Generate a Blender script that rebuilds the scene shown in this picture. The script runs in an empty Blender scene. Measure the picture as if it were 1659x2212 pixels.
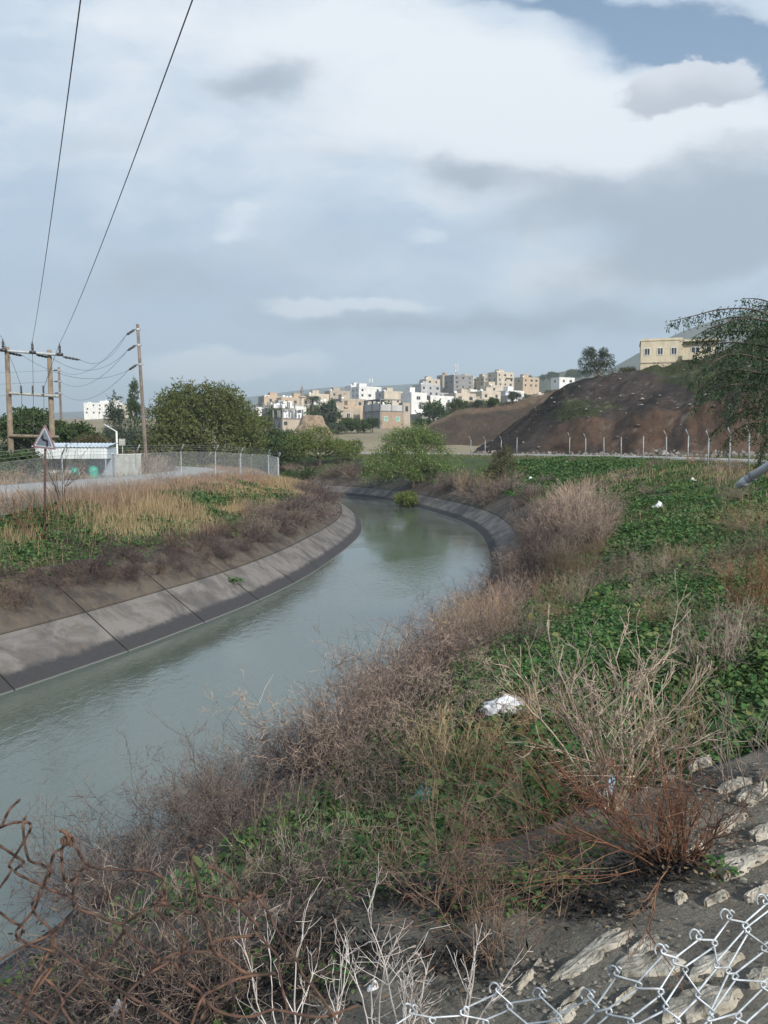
import bpy, math, random
import numpy as np
from mathutils import Vector, Matrix
R = math.radians
scene = bpy.context.scene
col = scene.collection

# ------------------------------------------------------------------ camera
CAM_Z = 5.5
PITCH = math.atan((1106 - 965) / 1661.0)
cam_d = bpy.data.cameras.new("camera")
cam_d.sensor_fit = 'VERTICAL'
cam_d.sensor_height = 36.0
cam_d.lens = 36.0 * 1661.0 / 2212.0
cam_d.clip_start = 0.05
cam_d.clip_end = 20000
cam = bpy.data.objects.new("camera", cam_d)
col.objects.link(cam)
cam.location = (0, 0, CAM_Z)
cam.rotation_euler = (math.pi / 2 - PITCH, 0, 0)
scene.camera = cam

# ------------------------------------------------------------------ exposure
scene.view_settings.view_transform = 'Standard'
scene.view_settings.look = 'None'
scene.view_settings.exposure = 0.72
scene.view_settings.gamma = 1.0
scene.view_settings.use_curve_mapping = False
scene.cycles.max_bounces = 6
scene.cycles.diffuse_bounces = 2
scene.cycles.glossy_bounces = 3
scene.cycles.transparent_max_bounces = 24
scene.cycles.volume_bounces = 0

# ------------------------------------------------------------------ pixel helpers (photo measured at 1659 x 2212)
def ray(u, v):
    dx = (u - 829.5) / 1661.0
    dz = -(v - 1106.0) / 1661.0
    y = math.cos(PITCH) + dz * math.sin(PITCH)
    z = -math.sin(PITCH) + dz * math.cos(PITCH)
    return dx / y, z / y
def P(u, v, d):
    a, e = ray(u, v)
    return Vector((a * d, d, CAM_Z + e * d))

# ------------------------------------------------------------------ sun
SUN_EL, SUN_AZ = R(32), R(148)          # azimuth clockwise from +Y
sun_dir = Vector((math.sin(SUN_AZ) * math.cos(SUN_EL), math.cos(SUN_AZ) * math.cos(SUN_EL), math.sin(SUN_EL)))
sd = bpy.data.lights.new("sun", 'SUN')
sd.energy = 3.2
sd.angle = R(5)
sd.color = (1.0, 0.95, 0.87)
sun = bpy.data.objects.new("sun", sd)
col.objects.link(sun)
sun.rotation_euler = sun_dir.to_track_quat('Z', 'Y').to_euler()
sun.location = (20, -20, 60)

# ------------------------------------------------------------------ world: Nishita sky with broken cloud
world = bpy.data.worlds.new("World")
scene.world = world
world.use_nodes = True
wn, wl = world.node_tree.nodes, world.node_tree.links
wn.clear()
class NB:
    def __init__(s, tree): s.n, s.l = tree.nodes, tree.links
    def new(s, t, **k):
        n = s.n.new(t)
        for a, b in k.items(): setattr(n, a, b)
        return n
    def put(s, sock, v):
        if hasattr(v, 'is_output'): s.l.new(v, sock)
        else: sock.default_value = v
    def m(s, op, a, b=0.0, c=0.0, clamp=False):
        n = s.new('ShaderNodeMath', operation=op, use_clamp=clamp)
        s.put(n.inputs[0], a); s.put(n.inputs[1], b); s.put(n.inputs[2], c)
        return n.outputs[0]
    def mix(s, f, a, b):
        n = s.new('ShaderNodeMix', data_type='RGBA')
        s.put(n.inputs[0], f)
        s.put(n.inputs[6], a if hasattr(a, 'is_output') else (*a, 1)); s.put(n.inputs[7], b if hasattr(b, 'is_output') else (*b, 1))
        return n.outputs[2]
    def noise(s, vec, scale, detail=5, rough=0.55, dist=0.0, w=None):
        n = s.new('ShaderNodeTexNoise')
        if w is not None: n.noise_dimensions = '4D'; n.inputs['W'].default_value = w
        if vec is not None: s.l.new(vec, n.inputs['Vector'])
        n.inputs['Scale'].default_value = scale; n.inputs['Detail'].default_value = detail
        n.inputs['Roughness'].default_value = rough; n.inputs['Distortion'].default_value = dist
        return n
    def step(s, x, lo, hi):
        n = s.new('ShaderNodeMapRange', interpolation_type='SMOOTHSTEP')
        s.put(n.inputs[0], x); n.inputs[1].default_value = lo; n.inputs[2].default_value = hi
        return n.outputs[0]
    def vec(s, x, y, z):
        n = s.new('ShaderNodeCombineXYZ')
        s.put(n.inputs[0], x); s.put(n.inputs[1], y); s.put(n.inputs[2], z)
        return n.outputs[0]

W = NB(world.node_tree)
tc = W.new('ShaderNodeTexCoord')
sp = W.new('ShaderNodeSeparateXYZ'); wl.new(tc.outputs['Generated'], sp.inputs[0])
ay = W.m('MAXIMUM', W.m('ABSOLUTE', sp.outputs[1]), 0.12)
az0 = W.m('DIVIDE', sp.outputs[0], ay)
el0 = W.m('DIVIDE', sp.outputs[2], ay)
base_v = W.vec(az0, W.m('MULTIPLY', el0, 1.7), 0.0)
wp = W.noise(base_v, 4.5, 6, 0.6)
wps = W.new('ShaderNodeSeparateColor'); wl.new(wp.outputs['Color'], wps.inputs[0])
wf = W.noise(base_v, 14.0, 6, 0.62)
wfs = W.new('ShaderNodeSeparateColor'); wl.new(wf.outputs['Color'], wfs.inputs[0])
def warped(c, ch, amt, amt2):
    a = W.m('MULTIPLY_ADD', W.m('SUBTRACT', wps.outputs[ch], 0.5), amt, c)
    return W.m('MULTIPLY_ADD', W.m('SUBTRACT', wfs.outputs[ch], 0.5), amt2, a)
azs, els = warped(az0, 0, 0.16, 0.03), warped(el0, 1, 0.10, 0.02)      # soft clouds
azp, elp = warped(az0, 0, 0.05, 0.06), warped(el0, 1, 0.045, 0.05)     # billowy puffs
def blob(u, v, su, sv, rot=0.0, soft=True):
    a0, e0 = ray(u, v)
    A, E = (azs, els) if soft else (azp, elp)
    dx = W.m('SUBTRACT', A, a0); dy = W.m('SUBTRACT', E, e0)
    c, s_ = math.cos(R(rot)), math.sin(R(rot))
    X = W.m('MULTIPLY_ADD', dx, c, W.m('MULTIPLY', dy, s_))
    Y = W.m('MULTIPLY_ADD', dy, c, W.m('MULTIPLY', dx, -s_))
    X = W.m('MULTIPLY', X, 1661.0 / su); Y = W.m('MULTIPLY', Y, 1661.0 / sv)
    r2 = W.m('MULTIPLY_ADD', X, X, W.m('MULTIPLY', Y, Y))
    return W.m('POWER', 2.718, W.m('MULTIPLY', r2, -0.5))
def total(items, soft=True):
    t = 0.0
    for it in items:
        *g, w = it
        b = blob(*g, soft=soft)
        t = W.m('MULTIPLY_ADD', b, w, t)
    return t
fb = W.noise(W.vec(azs, W.m('MULTIPLY', els, 2.2), 0.3), 3.2, 7, 0.58).outputs['Fac']
fb2 = W.noise(W.vec(azp, W.m('MULTIPLY', elp, 2.2), 1.7), 7.0, 9, 0.62).outputs['Fac']
light = total([(1330, 250, 330, 75, -10, 0.85), (960, 150, 300, 110, -14, 0.45), (180, 150, 300, 190, 0, 0.26),
               (640, 270, 330, 120, 0, 0.30), (1640, 250, 160, 70, 0, 0.35), (1350, 610, 330, 45, 0, 0.30),
               (1050, 330, 220, 90, 0, 0.25), (480, 30, 300, 80, 0, 0.25), (1600, 20, 120, 40, 0, .3),
               (1250, 520, 300, 60, -12, 0.16)])
light = W.m('ADD', light, W.m('MULTIPLY', W.m('SUBTRACT', fb, 0.5), 1.25))
light = W.m('ADD', light, W.m('MULTIPLY', W.m('SUBTRACT', fb2, 0.5), 1.0))
c = W.mix(W.step(light, -0.12, 0.92), (0.305, 0.388, 0.492), (0.545, 0.578, 0.618))
# low horizon paler and bluer
hz = W.step(el0, 0.20, 0.02)
c = W.mix(W.m('MULTIPLY', hz, 0.62), c, (0.455, 0.525, 0.605))
# grey undersides
dark = total([(565, 165, 110, 30, 6, 0.75), (1600, 470, 230, 80, 14, 1.05), (1500, 330, 150, 30, 10, .35), (780, 330, 200, 24, -6, .3), (200, 300, 180, 30, 4, .3), (1290, 410, 190, 40, -6, 0.45),
              (1000, 370, 55, 26, 0, 0.45), (1100, 470, 120, 30, 14, 0.3), (900, 710, 260, 30, 0, 0.45), (1300, 700, 240, 34, 0, 0.5), (600, 560, 260, 60, 6, .35), (300, 640, 240, 50, 0, .3), (1450, 560, 200, 40, 14, .3)])
dark = W.m('ADD', dark, W.m('MULTIPLY', W.m('SUBTRACT', fb2, 0.5), 1.0))
c = W.mix(W.m('MULTIPLY', W.step(dark, 0.12, 0.80), 0.85), c, (0.245, 0.290, 0.350))
# open blue sky seen through the gaps
sky = W.new('ShaderNodeTexSky', sky_type='NISHITA')
sky.sun_disc = False
sky.sun_elevation = SUN_EL
sky.sun_rotation = SUN_AZ
sky.air_density = 1.0; sky.dust_density = 1.5; sky.ozone_density = 1.5
STR = 0.10
sc_ = W.new('ShaderNodeVectorMath', operation='SCALE'); wl.new(c, sc_.inputs[0]); sc_.inputs['Scale'].default_value = 1.0 / STR
cloud = sc_.outputs[0]
gap = total([(1590, 95, 150, 42, 0, 1.0), (1480, 75, 160, 30, 0, 0.75), (1180, 6, 180, 16, 0, 0.55), (1380, 20, 130, 30, 0, .45), (1392, 647, 22, 5, 0, 0.9), (1650, 150, 60, 45, 0, .6)])
gap = W.m('ADD', gap, W.m('MULTIPLY', W.m('SUBTRACT', fb2, 0.5), 0.7))
gap = W.step(gap, 0.22, 0.80)
sk = W.new('ShaderNodeVectorMath', operation='MULTIPLY'); wl.new(sky.outputs[0], sk.inputs[0]); sk.inputs[1].default_value = (1.15, 1.1, 1.0)
mixed = W.mix(gap, cloud, sk.outputs[0])
# bright billows
puff = total([(505, 470, 46, 34, 10, 0.85), (500, 520, 40, 16, 0, 0.6), (520, 565, 22, 9, 0, 0.5), (915, 520, 38, 24, 10, 0.85),
              (760, 655, 130, 13, 0, 0.80), (660, 668, 70, 16, 0, .5), (900, 665, 120, 14, 0, 0.4), (560, 792, 130, 20, 4, 0.95), (420, 790, 150, 24, 0, .8), (240, 870, 90, 16, 0, .5), (1405, 90, 18, 12, 0, .55)], soft=False)
puff = W.m('ADD', puff, W.m('MULTIPLY', W.m('SUBTRACT', fb2, 0.5), 1.5))
mixed = W.mix(W.m('MULTIPLY', W.step(puff, 0.34, 0.98), 0.58), mixed, (0.56 / STR, 0.60 / STR, 0.65 / STR))
# the grey-bellied cumulus in the blue gap
cum = total([(1500, 195, 92, 42, 4, 1.1), (1450, 170, 60, 30, 0, .5), (1560, 165, 50, 26, 0, .5)], soft=False)
cum = W.m('ADD', cum, W.m('MULTIPLY', W.m('SUBTRACT', fb2, 0.5), 1.4))
cc = W.mix(W.step(els, ray(1500, 225)[1], ray(1500, 140)[1]), (0.31 / STR, 0.345 / STR, 0.40 / STR), (0.47 / STR, 0.50 / STR, 0.55 / STR))
mixed = W.mix(W.m('MULTIPLY', W.step(cum, 0.42, 0.72), 0.9), mixed, cc)
# below the horizon: dull earth bounce
mixed = W.mix(W.step(sp.outputs[2], 0.0, -0.02), mixed, (0.9, 0.9, 0.85))
bg = W.new('ShaderNodeBackground'); wl.new(mixed, bg.inputs[0]); bg.inputs[1].default_value = STR
wo = W.new('ShaderNodeOutputWorld'); wl.new(bg.outputs[0], wo.inputs[0])
world.cycles.sampling_method = 'MANUAL'
world.cycles.sample_map_resolution = 512
# ------------------------------------------------------------------ mesh and material helpers
def empty(name, loc=(0, 0, 0), rz=0.0):
    o = bpy.data.objects.new(name, None); col.objects.link(o)
    o.location = loc; o.rotation_euler = (0, 0, rz); o.empty_display_size = 0.2
    return o
def tag(o, label=None, cat=None, group=None, kind=None):
    if label: o["label"] = label
    if cat: o["category"] = cat
    if group: o["group"] = group
    if kind: o["kind"] = kind
    return o
def link(name, me, parent=None):
    o = bpy.data.objects.new(name, me); col.objects.link(o)
    if parent is not None: o.parent = parent
    return o
def mesh_np(name, V, faces, mat, smooth=False):
    """faces: list of int arrays (N, k), with k corners each"""
    V = np.asarray(V, dtype=np.float32).reshape(-1, 3)
    faces = [np.asarray(f, dtype=np.int32) for f in faces if len(f)]
    me = bpy.data.meshes.new(name)
    me.vertices.add(len(V)); me.vertices.foreach_set("co", V.ravel())
    loops = np.concatenate([f.ravel() for f in faces])
    tot = np.concatenate([np.full(len(f), f.shape[1], np.int32) for f in faces])
    start = np.concatenate([[0], np.cumsum(tot)[:-1]]).astype(np.int32)
    me.loops.add(len(loops)); me.loops.foreach_set("vertex_index", loops)
    me.polygons.add(len(tot)); me.polygons.foreach_set("loop_start", start); me.polygons.foreach_set("loop_total", tot)
    if smooth: me.polygons.foreach_set("use_smooth", np.ones(len(tot), bool))
    me.update(calc_edges=True); me.validate()
    if not smooth: me.shade_flat()
    for m_ in (mat if isinstance(mat, (list, tuple)) else [mat]): me.materials.append(m_)
    return me
def obj_np(name, V, faces, mat, parent=None, smooth=False):
    return link(name, mesh_np(name, V, faces, mat, smooth), parent)
def unit(v):
    return v / np.maximum(np.linalg.norm(v, axis=-1, keepdims=True), 1e-9)
def frames(d):
    ref = np.where(np.abs(d[:, 2:3]) > 0.9, np.array([[1.0, 0, 0]]), np.array([[0, 0, 1.0]]))
    a = unit(np.cross(d, ref)); return a, np.cross(d, a)
def seg_tubes(p0, p1, r0, r1, sides=3):
    """one open tapered tube per segment"""
    p0, p1 = np.asarray(p0, float), np.asarray(p1, float); n = len(p0)
    r0 = np.broadcast_to(r0, n); r1 = np.broadcast_to(r1, n)
    a, b = frames(unit(p1 - p0))
    th = np.arange(sides) * 2 * math.pi / sides
    ring = a[:, None, :] * np.cos(th)[None, :, None] + b[:, None, :] * np.sin(th)[None, :, None]
    V = np.stack([p0[:, None, :] + ring * r0[:, None, None], p1[:, None, :] + ring * r1[:, None, None]], 1)
    base = (np.arange(n) * 2 * sides)[:, None]
    k = np.arange(sides); k2 = (k + 1) % sides
    F = np.stack([base + k, base + k2, base + sides + k2, base + sides + k], -1).reshape(-1, 4)
    return V.reshape(-1, 3), F
class MB:
    """collects shapes, links them as ONE mesh object"""
    def __init__(s): s.V, s.F, s.n = [], [], 0
    def add(s, V, faces):
        V = np.asarray(V, float).reshape(-1, 3)
        for f in faces:
            f = np.asarray(f, np.int32)
            if len(f): s.F.append(f + s.n)
        s.V.append(V); s.n += len(V); return s
    def box(s, c, size, rz=0.0, tilt=None):
        c = np.array(c, float); h = np.array(size, float) / 2
        q = np.array([[x, y, z] for z in (-1, 1) for x, y in ((-1, -1), (1, -1), (1, 1), (-1, 1))], float) * h
        if tilt is not None: q = q @ np.array(tilt).T
        ca, sa = math.cos(rz), math.sin(rz)
        q = np.stack([q[:, 0] * ca - q[:, 1] * sa, q[:, 0] * sa + q[:, 1] * ca, q[:, 2]], 1) + c
        return s.add(q, [[[0, 3, 2, 1], [4, 5, 6, 7], [0, 1, 5, 4], [1, 2, 6, 5], [2, 3, 7, 6], [3, 0, 4, 7]]])
    def tube(s, pts, rad, sides=8, cap=True):
        pts = np.asarray(pts, float); n = len(pts); rad = np.broadcast_to(rad, n)
        t = np.zeros_like(pts); t[1:-1] = pts[2:] - pts[:-2]; t[0] = pts[1] - pts[0]; t[-1] = pts[-1] - pts[-2]
        t = unit(t); a, _ = frames(t[:1]); a = a[0]; V = []
        th = np.arange(sides) * 2 * math.pi / sides
        for i in range(n):
            a = a - t[i] * np.dot(a, t[i]); a /= max(np.linalg.norm(a), 1e-9); b = np.cross(t[i], a)
            V.append(pts[i] + rad[i] * (np.cos(th)[:, None] * a + np.sin(th)[:, None] * b))
        k = np.arange(sides); k2 = (k + 1) % sides
        F = np.concatenate([np.stack([i * sides + k, i * sides + k2, (i + 1) * sides + k2, (i + 1) * sides + k], 1) for i in range(n - 1)])
        fs = [F]
        if cap: fs.append([list(range(sides))[::-1]]); fs.append([list(range((n - 1) * sides, n * sides))])
        return s.add(np.concatenate(V), fs)
    def lathe(s, c, prof, sides=16):
        c = np.array(c, float); th = np.arange(sides) * 2 * math.pi / sides; V = []
        for r, z in prof: V.append(np.stack([r * np.cos(th), r * np.sin(th), np.full(sides, z)], 1) + c)
        k = np.arange(sides); k2 = (k + 1) % sides; n = len(prof)
        F = np.concatenate([np.stack([i * sides + k, i * sides + k2, (i + 1) * sides + k2, (i + 1) * sides + k], 1) for i in range(n - 1)])
        return s.add(np.concatenate(V), [F, [list(range(sides))[::-1]], [list(range((n - 1) * sides, n * sides))]])
    def prism(s, poly, depth, M):
        """poly in local XZ, thickness along local Y, placed by matrix M"""
        n = len(poly); V = [M @ Vector((x, y_, z)) for y_ in (-depth / 2, depth / 2) for x, z in poly]
        F = [[list(range(n))], [list(range(n, 2 * n))[::-1]], [[i, i + n, (i + 1) % n + n, (i + 1) % n] for i in range(n)]]
        return s.add([tuple(v) for v in V], F)
    def build(s, name, mat, parent=None, smooth=False):
        return obj_np(name, np.concatenate(s.V), s.F, mat, parent, smooth)
def copy_tree(o, parent=None):
    c_ = o.copy(); col.objects.link(c_); c_.parent = parent
    for ch in list(o.children): copy_tree(ch, c_)
    return c_
# value noise
def vnoise(x, y, seed=0):
    x = np.asarray(x, float); y = np.asarray(y, float)
    xi, yi = np.floor(x).astype(np.int64), np.floor(y).astype(np.int64)
    fx, fy = x - xi, y - yi; fx = fx * fx * (3 - 2 * fx); fy = fy * fy * (3 - 2 * fy)
    def h(a, b):
        n = (a * 374761393 + b * 668265263 + seed * 974634) & 0x7fffffff
        n = ((n ^ (n >> 13)) * 1274126177) & 0x7fffffff
        return ((n ^ (n >> 16)) & 0xffff) / 65535.0
    return (h(xi, yi) * (1 - fx) + h(xi + 1, yi) * fx) * (1 - fy) + (h(xi, yi + 1) * (1 - fx) + h(xi + 1, yi + 1) * fx) * fy
def fbm(x, y, seed=0, oct=4):
    t, a = 0.0, 0.5
    for o in range(oct):
        t = t + a * vnoise(np.asarray(x) * 2 ** o, np.asarray(y) * 2 ** o, seed + o * 17); a *= 0.5
    return t / (1 - 0.5 ** oct)
def sstep(x, lo, hi):
    t = np.clip((x - lo) / (hi - lo), 0, 1); return t * t * (3 - 2 * t)

# ------------------------------------------------------------------ materials
def new_mat(name):
    m_ = bpy.data.materials.new(name); m_.use_nodes = True
    nb = NB(m_.node_tree); nb.n.clear()
    out = nb.new('ShaderNodeOutputMaterial'); b = nb.new('ShaderNodeBsdfPrincipled')
    nb.l.new(b.outputs[0], out.inputs[0])
    return m_, nb, b
def obj_coord(nb):
    return nb.new('ShaderNodeTexCoord').outputs['Object']
def geo_pos(nb):
    return nb.new('ShaderNodeNewGeometry').outputs['Position']
def bump(nb, b, h, strength=0.4, dist=0.05):
    n = nb.new('ShaderNodeBump'); n.inputs['Strength'].default_value = strength; n.inputs['Distance'].default_value = dist
    nb.l.new(h, n.inputs['Height']); nb.l.new(n.outputs[0], b.inputs['Normal'])
def mat_noise(name, c1, c2, scale=3.0, rough=0.85, bstr=0.3, bdist=0.02, metal=0.0, c3=None, scale2=None):
    """two or three real colours mixed by noise, with a matching bump"""
    m_, nb, b = new_mat(name)
    v = geo_pos(nb)
    n1 = nb.noise(v, scale, 6, 0.6)
    c_ = nb.mix(nb.step(n1.outputs['Fac'], 0.35, 0.65), c1, c2)
    if c3 is not None:
        n2 = nb.noise(v, scale2 or scale * 0.3, 5, 0.6, w=2.0)
        c_ = nb.mix(nb.step(n2.outputs['Fac'], 0.5, 0.68), c_, c3)
    nb.l.new(c_, b.inputs['Base Color'])
    b.inputs['Roughness'].default_value = rough; b.inputs['Metallic'].default_value = metal
    if bstr: bump(nb, b, nb.noise(v, scale * 4, 5, 0.6).outputs['Fac'], bstr, bdist)
    return m_
def mat_leaf(name, cols, rough=0.6, trans=0.25):
    """leaves or twigs: colour differs from piece to piece"""
    m_, nb, b = new_mat(name)
    g = nb.new('ShaderNodeNewGeometry')
    rp = nb.new('ShaderNodeValToRGB'); nb.l.new(g.outputs['Random Per Island'], rp.inputs[0])
    el = rp.color_ramp.elements
    for i, c_ in enumerate(cols):
        p_ = i / (len(cols) - 1)
        e = el[i] if i < 2 else el.new(p_)
        e.position = p_; e.color = (*c_, 1)
    n1 = nb.noise(g.outputs['Position'], 0.7, 3, 0.5)
    hs = nb.new('ShaderNodeHueSaturation'); nb.l.new(rp.outputs[0], hs.inputs['Color'])
    nb.l.new(nb.m('MULTIPLY_ADD', n1.outputs['Fac'], 0.7, 0.65), hs.inputs['Value'])
    nb.l.new(nb.m('MULTIPLY_ADD', n1.outputs['Fac'], 0.06, 0.47), hs.inputs['Hue'])
    nb.l.new(hs.outputs[0], b.inputs['Base Color'])
    b.inputs['Roughness'].default_value = rough
    b.inputs['Specular IOR Level'].default_value = 0.25
    if trans:
        t = nb.new('ShaderNodeBsdfTranslucent'); nb.l.new(hs.outputs[0], t.inputs[0])
        mx = nb.new('ShaderNodeMixShader'); mx.inputs[0].default_value = trans
        nb.l.new(b.outputs[0], mx.inputs[1]); nb.l.new(t.outputs[0], mx.inputs[2])
        out = [n for n in nb.n if n.type == 'OUTPUT_MATERIAL'][0]
        nb.l.new(mx.outputs[0], out.inputs[0])
    return m_
def mat_plain(name, c_, rough=0.6, metal=0.0, var=0.25, scale=6.0):
    return mat_noise(name, tuple(x * (1 - var) for x in c_), tuple(min(1, x * (1 + var * 0.5)) for x in c_), scale, rough, 0.15, 0.005, metal)
# ------------------------------------------------------------------ the canal in plan
PAIRS = [((-40, -50), (-33, -53)), ((-16.9, -1.2), (-9.9, -4.5)), ((-8.4, 16.9), (-1.4, 13.6)), ((-5.9, 23), (1.3, 20.3)),
         ((-4.0, 29), (3.3, 27.3)), ((-2.7, 36), (4.9, 35)), ((-1.55, 46.8), (6.0, 46.8)), ((-1.6, 55), (5.7, 56)),
         ((-2.3, 63), (4.0, 65)), ((-3.6, 70), (1.7, 73.5)), ((-7, 78), (-1.8, 82.5)), ((-13, 85), (-9., 91)),
         ((-25, 91), (-23, 98.5)), ((-60, 100), (-59, 108)), ((-120, 112), (-119, 120))]
def catmull(p, n=12):
    p = np.array(p, float); q = np.vstack([2 * p[0] - p[1], p, 2 * p[-1] - p[-2]]); out = []
    for i in range(1, len(q) - 2):
        for t in np.arange(n) / n:
            a, b, c_, d = q[i - 1:i + 3]
            out.append(0.5 * (2 * b + (c_ - a) * t + (2 * a - 5 * b + 4 * c_ - d) * t * t + (3 * b - a - 3 * c_ + d) * t ** 3))
    out.append(p[-1]); return np.array(out)
def resample(p, step):
    p = np.asarray(p, float)
    s_ = np.concatenate([[0], np.cumsum(np.linalg.norm(np.diff(p, axis=0), axis=1))])
    t = np.linspace(0, s_[-1], max(2, int(round(s_[-1] / step)) + 1))
    return np.stack([np.interp(t, s_, p[:, k]) for k in range(p.shape[1])], 1)
LW = resample(catmull([a for a, b in PAIRS]), 0.9)      # left waterline
RW = resample(catmull([b for a, b in PAIRS]), 0.9)      # right waterline
def dist_side(x, y, poly):
    """signed distance to a polyline, positive to its right"""
    x = np.asarray(x, float).ravel(); y = np.asarray(y, float).ravel()
    best = np.full(len(x), 1e9); sgn = np.zeros(len(x))
    A, B = poly[:-1], poly[1:]
    for (ax, ay_), (bx, by) in zip(A, B):
        dx, dy = bx - ax, by - ay_; L2 = dx * dx + dy * dy
        t = np.clip(((x - ax) * dx + (y - ay_) * dy) / L2, 0, 1)
        ex, ey = x - ax - t * dx, y - ay_ - t * dy
        d2 = ex * ex + ey * ey; m_ = d2 < best
        best = np.where(m_, d2, best); sgn = np.where(m_, np.sign(dx * ey - dy * ex), sgn)
    return np.sqrt(best) * -sgn
LWc, RWc = resample(LW, 1.8), resample(RW, 1.8)
def canal_a(x, y):
    """aL: distance outside the left waterline, aR: outside the right one (negative over the water)"""
    return -dist_side(x, y, LWc), dist_side(x, y, RWc)
def terrain(x, y, ab=None, rough=True):
    shp = np.shape(x); x = np.asarray(x, float).ravel(); y = np.asarray(y, float).ravel()
    aL, aR = canal_a(x, y) if ab is None else ab
    zl = np.interp(aL, [-3.5, -2, 0, 2.55, 3.05, 4.5, 8.5, 12, 16, 60], [-1.7, -1.6, -0.35, 1.40, 2.05, 2.35, 3.15, 3.35, 3.35, 3.35])
    zr = np.interp(aR, [-3.5, -2, 0, 2.55, 3.05, 8, 11.5, 15, 22, 60], [-1.7, -1.6, -0.35, 1.40, 2.05, 3.40, 4.15, 4.35, 4.35, 4.6])
    z = np.where(aL > aR, zl, zr)
    a = np.maximum(aL, aR)
    az = x / np.maximum(y, 1)
    k = np.interp(az, [-.6, -.25, -.16, 0, .1, .3, .8], [.04, .042, .050, .070, .085, .085, .10])
    zt = np.maximum(y - 128, 0) * 0.062 + np.clip(y - 230, 0, 560) * k - np.maximum(y - 230, 0) * 0.062
    zt = np.where(y > 900, zt - (y - 900) * 0.12, zt)
    z = z + np.maximum(zt, -40) * (y > 128)
    if rough:
        amp = sstep(a, 3.0, 5.0)
        z = z + amp * (0.34 * (fbm(x * 0.35, y * 0.35, 3, 4) - 0.5) + 0.12 * (vnoise(x * 2.1, y * 2.1, 5) - 0.5) * (y < 90))
        flat = sstep(np.abs(x), 400, 1500)
        z = z + (1 - flat) * np.clip((y - 150) / 200, 0, 1) * 5 * (fbm(x * 0.02, y * 0.02, 9, 3) - 0.5)
    return z.reshape(shp)
def gz(x, y):
    return float(terrain(np.array([x]), np.array([y]))[0])
def G(u, d):
    a, _ = ray(u, 965); x = a * d
    return Vector((x, d, gz(x, d)))

# ------------------------------------------------------------------ ground sheet
def spaced(lo, hi, fine_lo, fine_hi, fine, grow):
    v = list(np.arange(fine_lo, fine_hi, fine)); st = fine; c_ = v[-1]
    while c_ < hi: st *= grow; c_ += st; v.append(c_)
    st = fine; c_ = fine_lo; pre = []
    while c_ > lo: st *= grow; c_ -= st; pre.append(c_)
    return np.array(pre[::-1] + v)
gx = spaced(-4000, 4000, -26, 30, 0.5, 1.09)
gy = spaced(-60, 6000, -6, 96, 0.5, 1.07)
GX, GY = np.meshgrid(gx, gy)
GZ = terrain(GX, GY)
def grid_faces(nx, ny):
    i = np.arange(nx - 1)[None, :] + nx * np.arange(ny - 1)[:, None]
    return np.stack([i, i + 1, i + 1 + nx, i + nx], -1).reshape(-1, 4)
def ground_mat():
    m_, nb, b = new_mat("ground_earth_and_weeds")
    v = geo_pos(nb)
    n1 = nb.noise(v, 0.55, 8, 0.62, 0.4)
    n2 = nb.noise(v, 4.0, 6, 0.65)
    n3 = nb.noise(v, 0.11, 5, 0.6, w=1.0)
    soil = nb.mix(n2.outputs['Fac'], (0.030, 0.025, 0.020), (0.085, 0.068, 0.050))
    green = nb.mix(n2.outputs['Fac'], (0.034, 0.058, 0.020), (0.085, 0.122, 0.042))
    straw = nb.mix(n2.outputs['Fac'], (0.11, 0.085, 0.05), (0.21, 0.16, 0.095))
    c_ = nb.mix(nb.step(n1.outputs['Fac'], 0.38, 0.52), soil, green)
    c_ = nb.mix(nb.m('MULTIPLY', nb.step(n3.outputs['Fac'], 0.56, 0.68), 0.6), c_, straw)
    # the sandy field and dry hillside under the town
    sep = nb.new('ShaderNodeSeparateXYZ'); nb.l.new(v, sep.inputs[0])
    sandy = nb.mix(nb.noise(v, 0.08, 6, 0.6).outputs['Fac'], (0.13, 0.12, 0.07), (0.34, 0.28, 0.20))
    c_ = nb.mix(nb.step(sep.outputs[1], 104, 116), c_, sandy)
    nb.l.new(c_, b.inputs['Base Color'])
    b.inputs['Roughness'].default_value = 0.95; b.inputs['Specular IOR Level'].default_value = 0.15
    bump(nb, b, nb.noise(v, 7.0, 8, 0.7).outputs['Fac'], 0.8, 0.08)
    return m_
M_ground = ground_mat()
g = obj_np("ground", np.stack([GX, GY, GZ], -1), [grid_faces(len(gx), len(gy))], M_ground, smooth=True)
tag(g, kind="structure")

# ------------------------------------------------------------------ water
def water_mat():
    m_, nb, b = new_mat("murky_canal_water")
    v = geo_pos(nb)
    mp = nb.new('ShaderNodeMapping'); nb.l.new(v, mp.inputs[0])
    mp.inputs['Rotation'].default_value = (0, 0, R(25)); mp.inputs['Scale'].default_value = (1.6, 1.0, 1)
    n1 = nb.noise(mp.outputs[0], 2.6, 4, 0.55, 0.5)
    n2 = nb.noise(mp.outputs[0], 9.0, 3, 0.5, 0.3)
    n3 = nb.noise(v, 0.22, 3, 0.5)
    nb.l.new(nb.mix(n3.outputs['Fac'], (0.074, 0.096, 0.080), (0.100, 0.122, 0.100)), b.inputs['Base Color'])
    b.inputs['Roughness'].default_value = 0.035
    b.inputs['IOR'].default_value = 1.95
    calm = nb.step(n3.outputs['Fac'], 0.38, 0.62)
    h = nb.m('MULTIPLY_ADD', n1.outputs['Fac'], 1.0, nb.m('MULTIPLY', n2.outputs['Fac'], 0.28))
    bp = nb.new('ShaderNodeBump'); bp.inputs['Distance'].default_value = 0.05
    nb.l.new(nb.m('MULTIPLY_ADD', calm, 0.20, 0.07), bp.inputs['Strength'])
    nb.l.new(h, bp.inputs['Height']); nb.l.new(bp.outputs[0], b.inputs['Normal'])
    return m_
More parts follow.
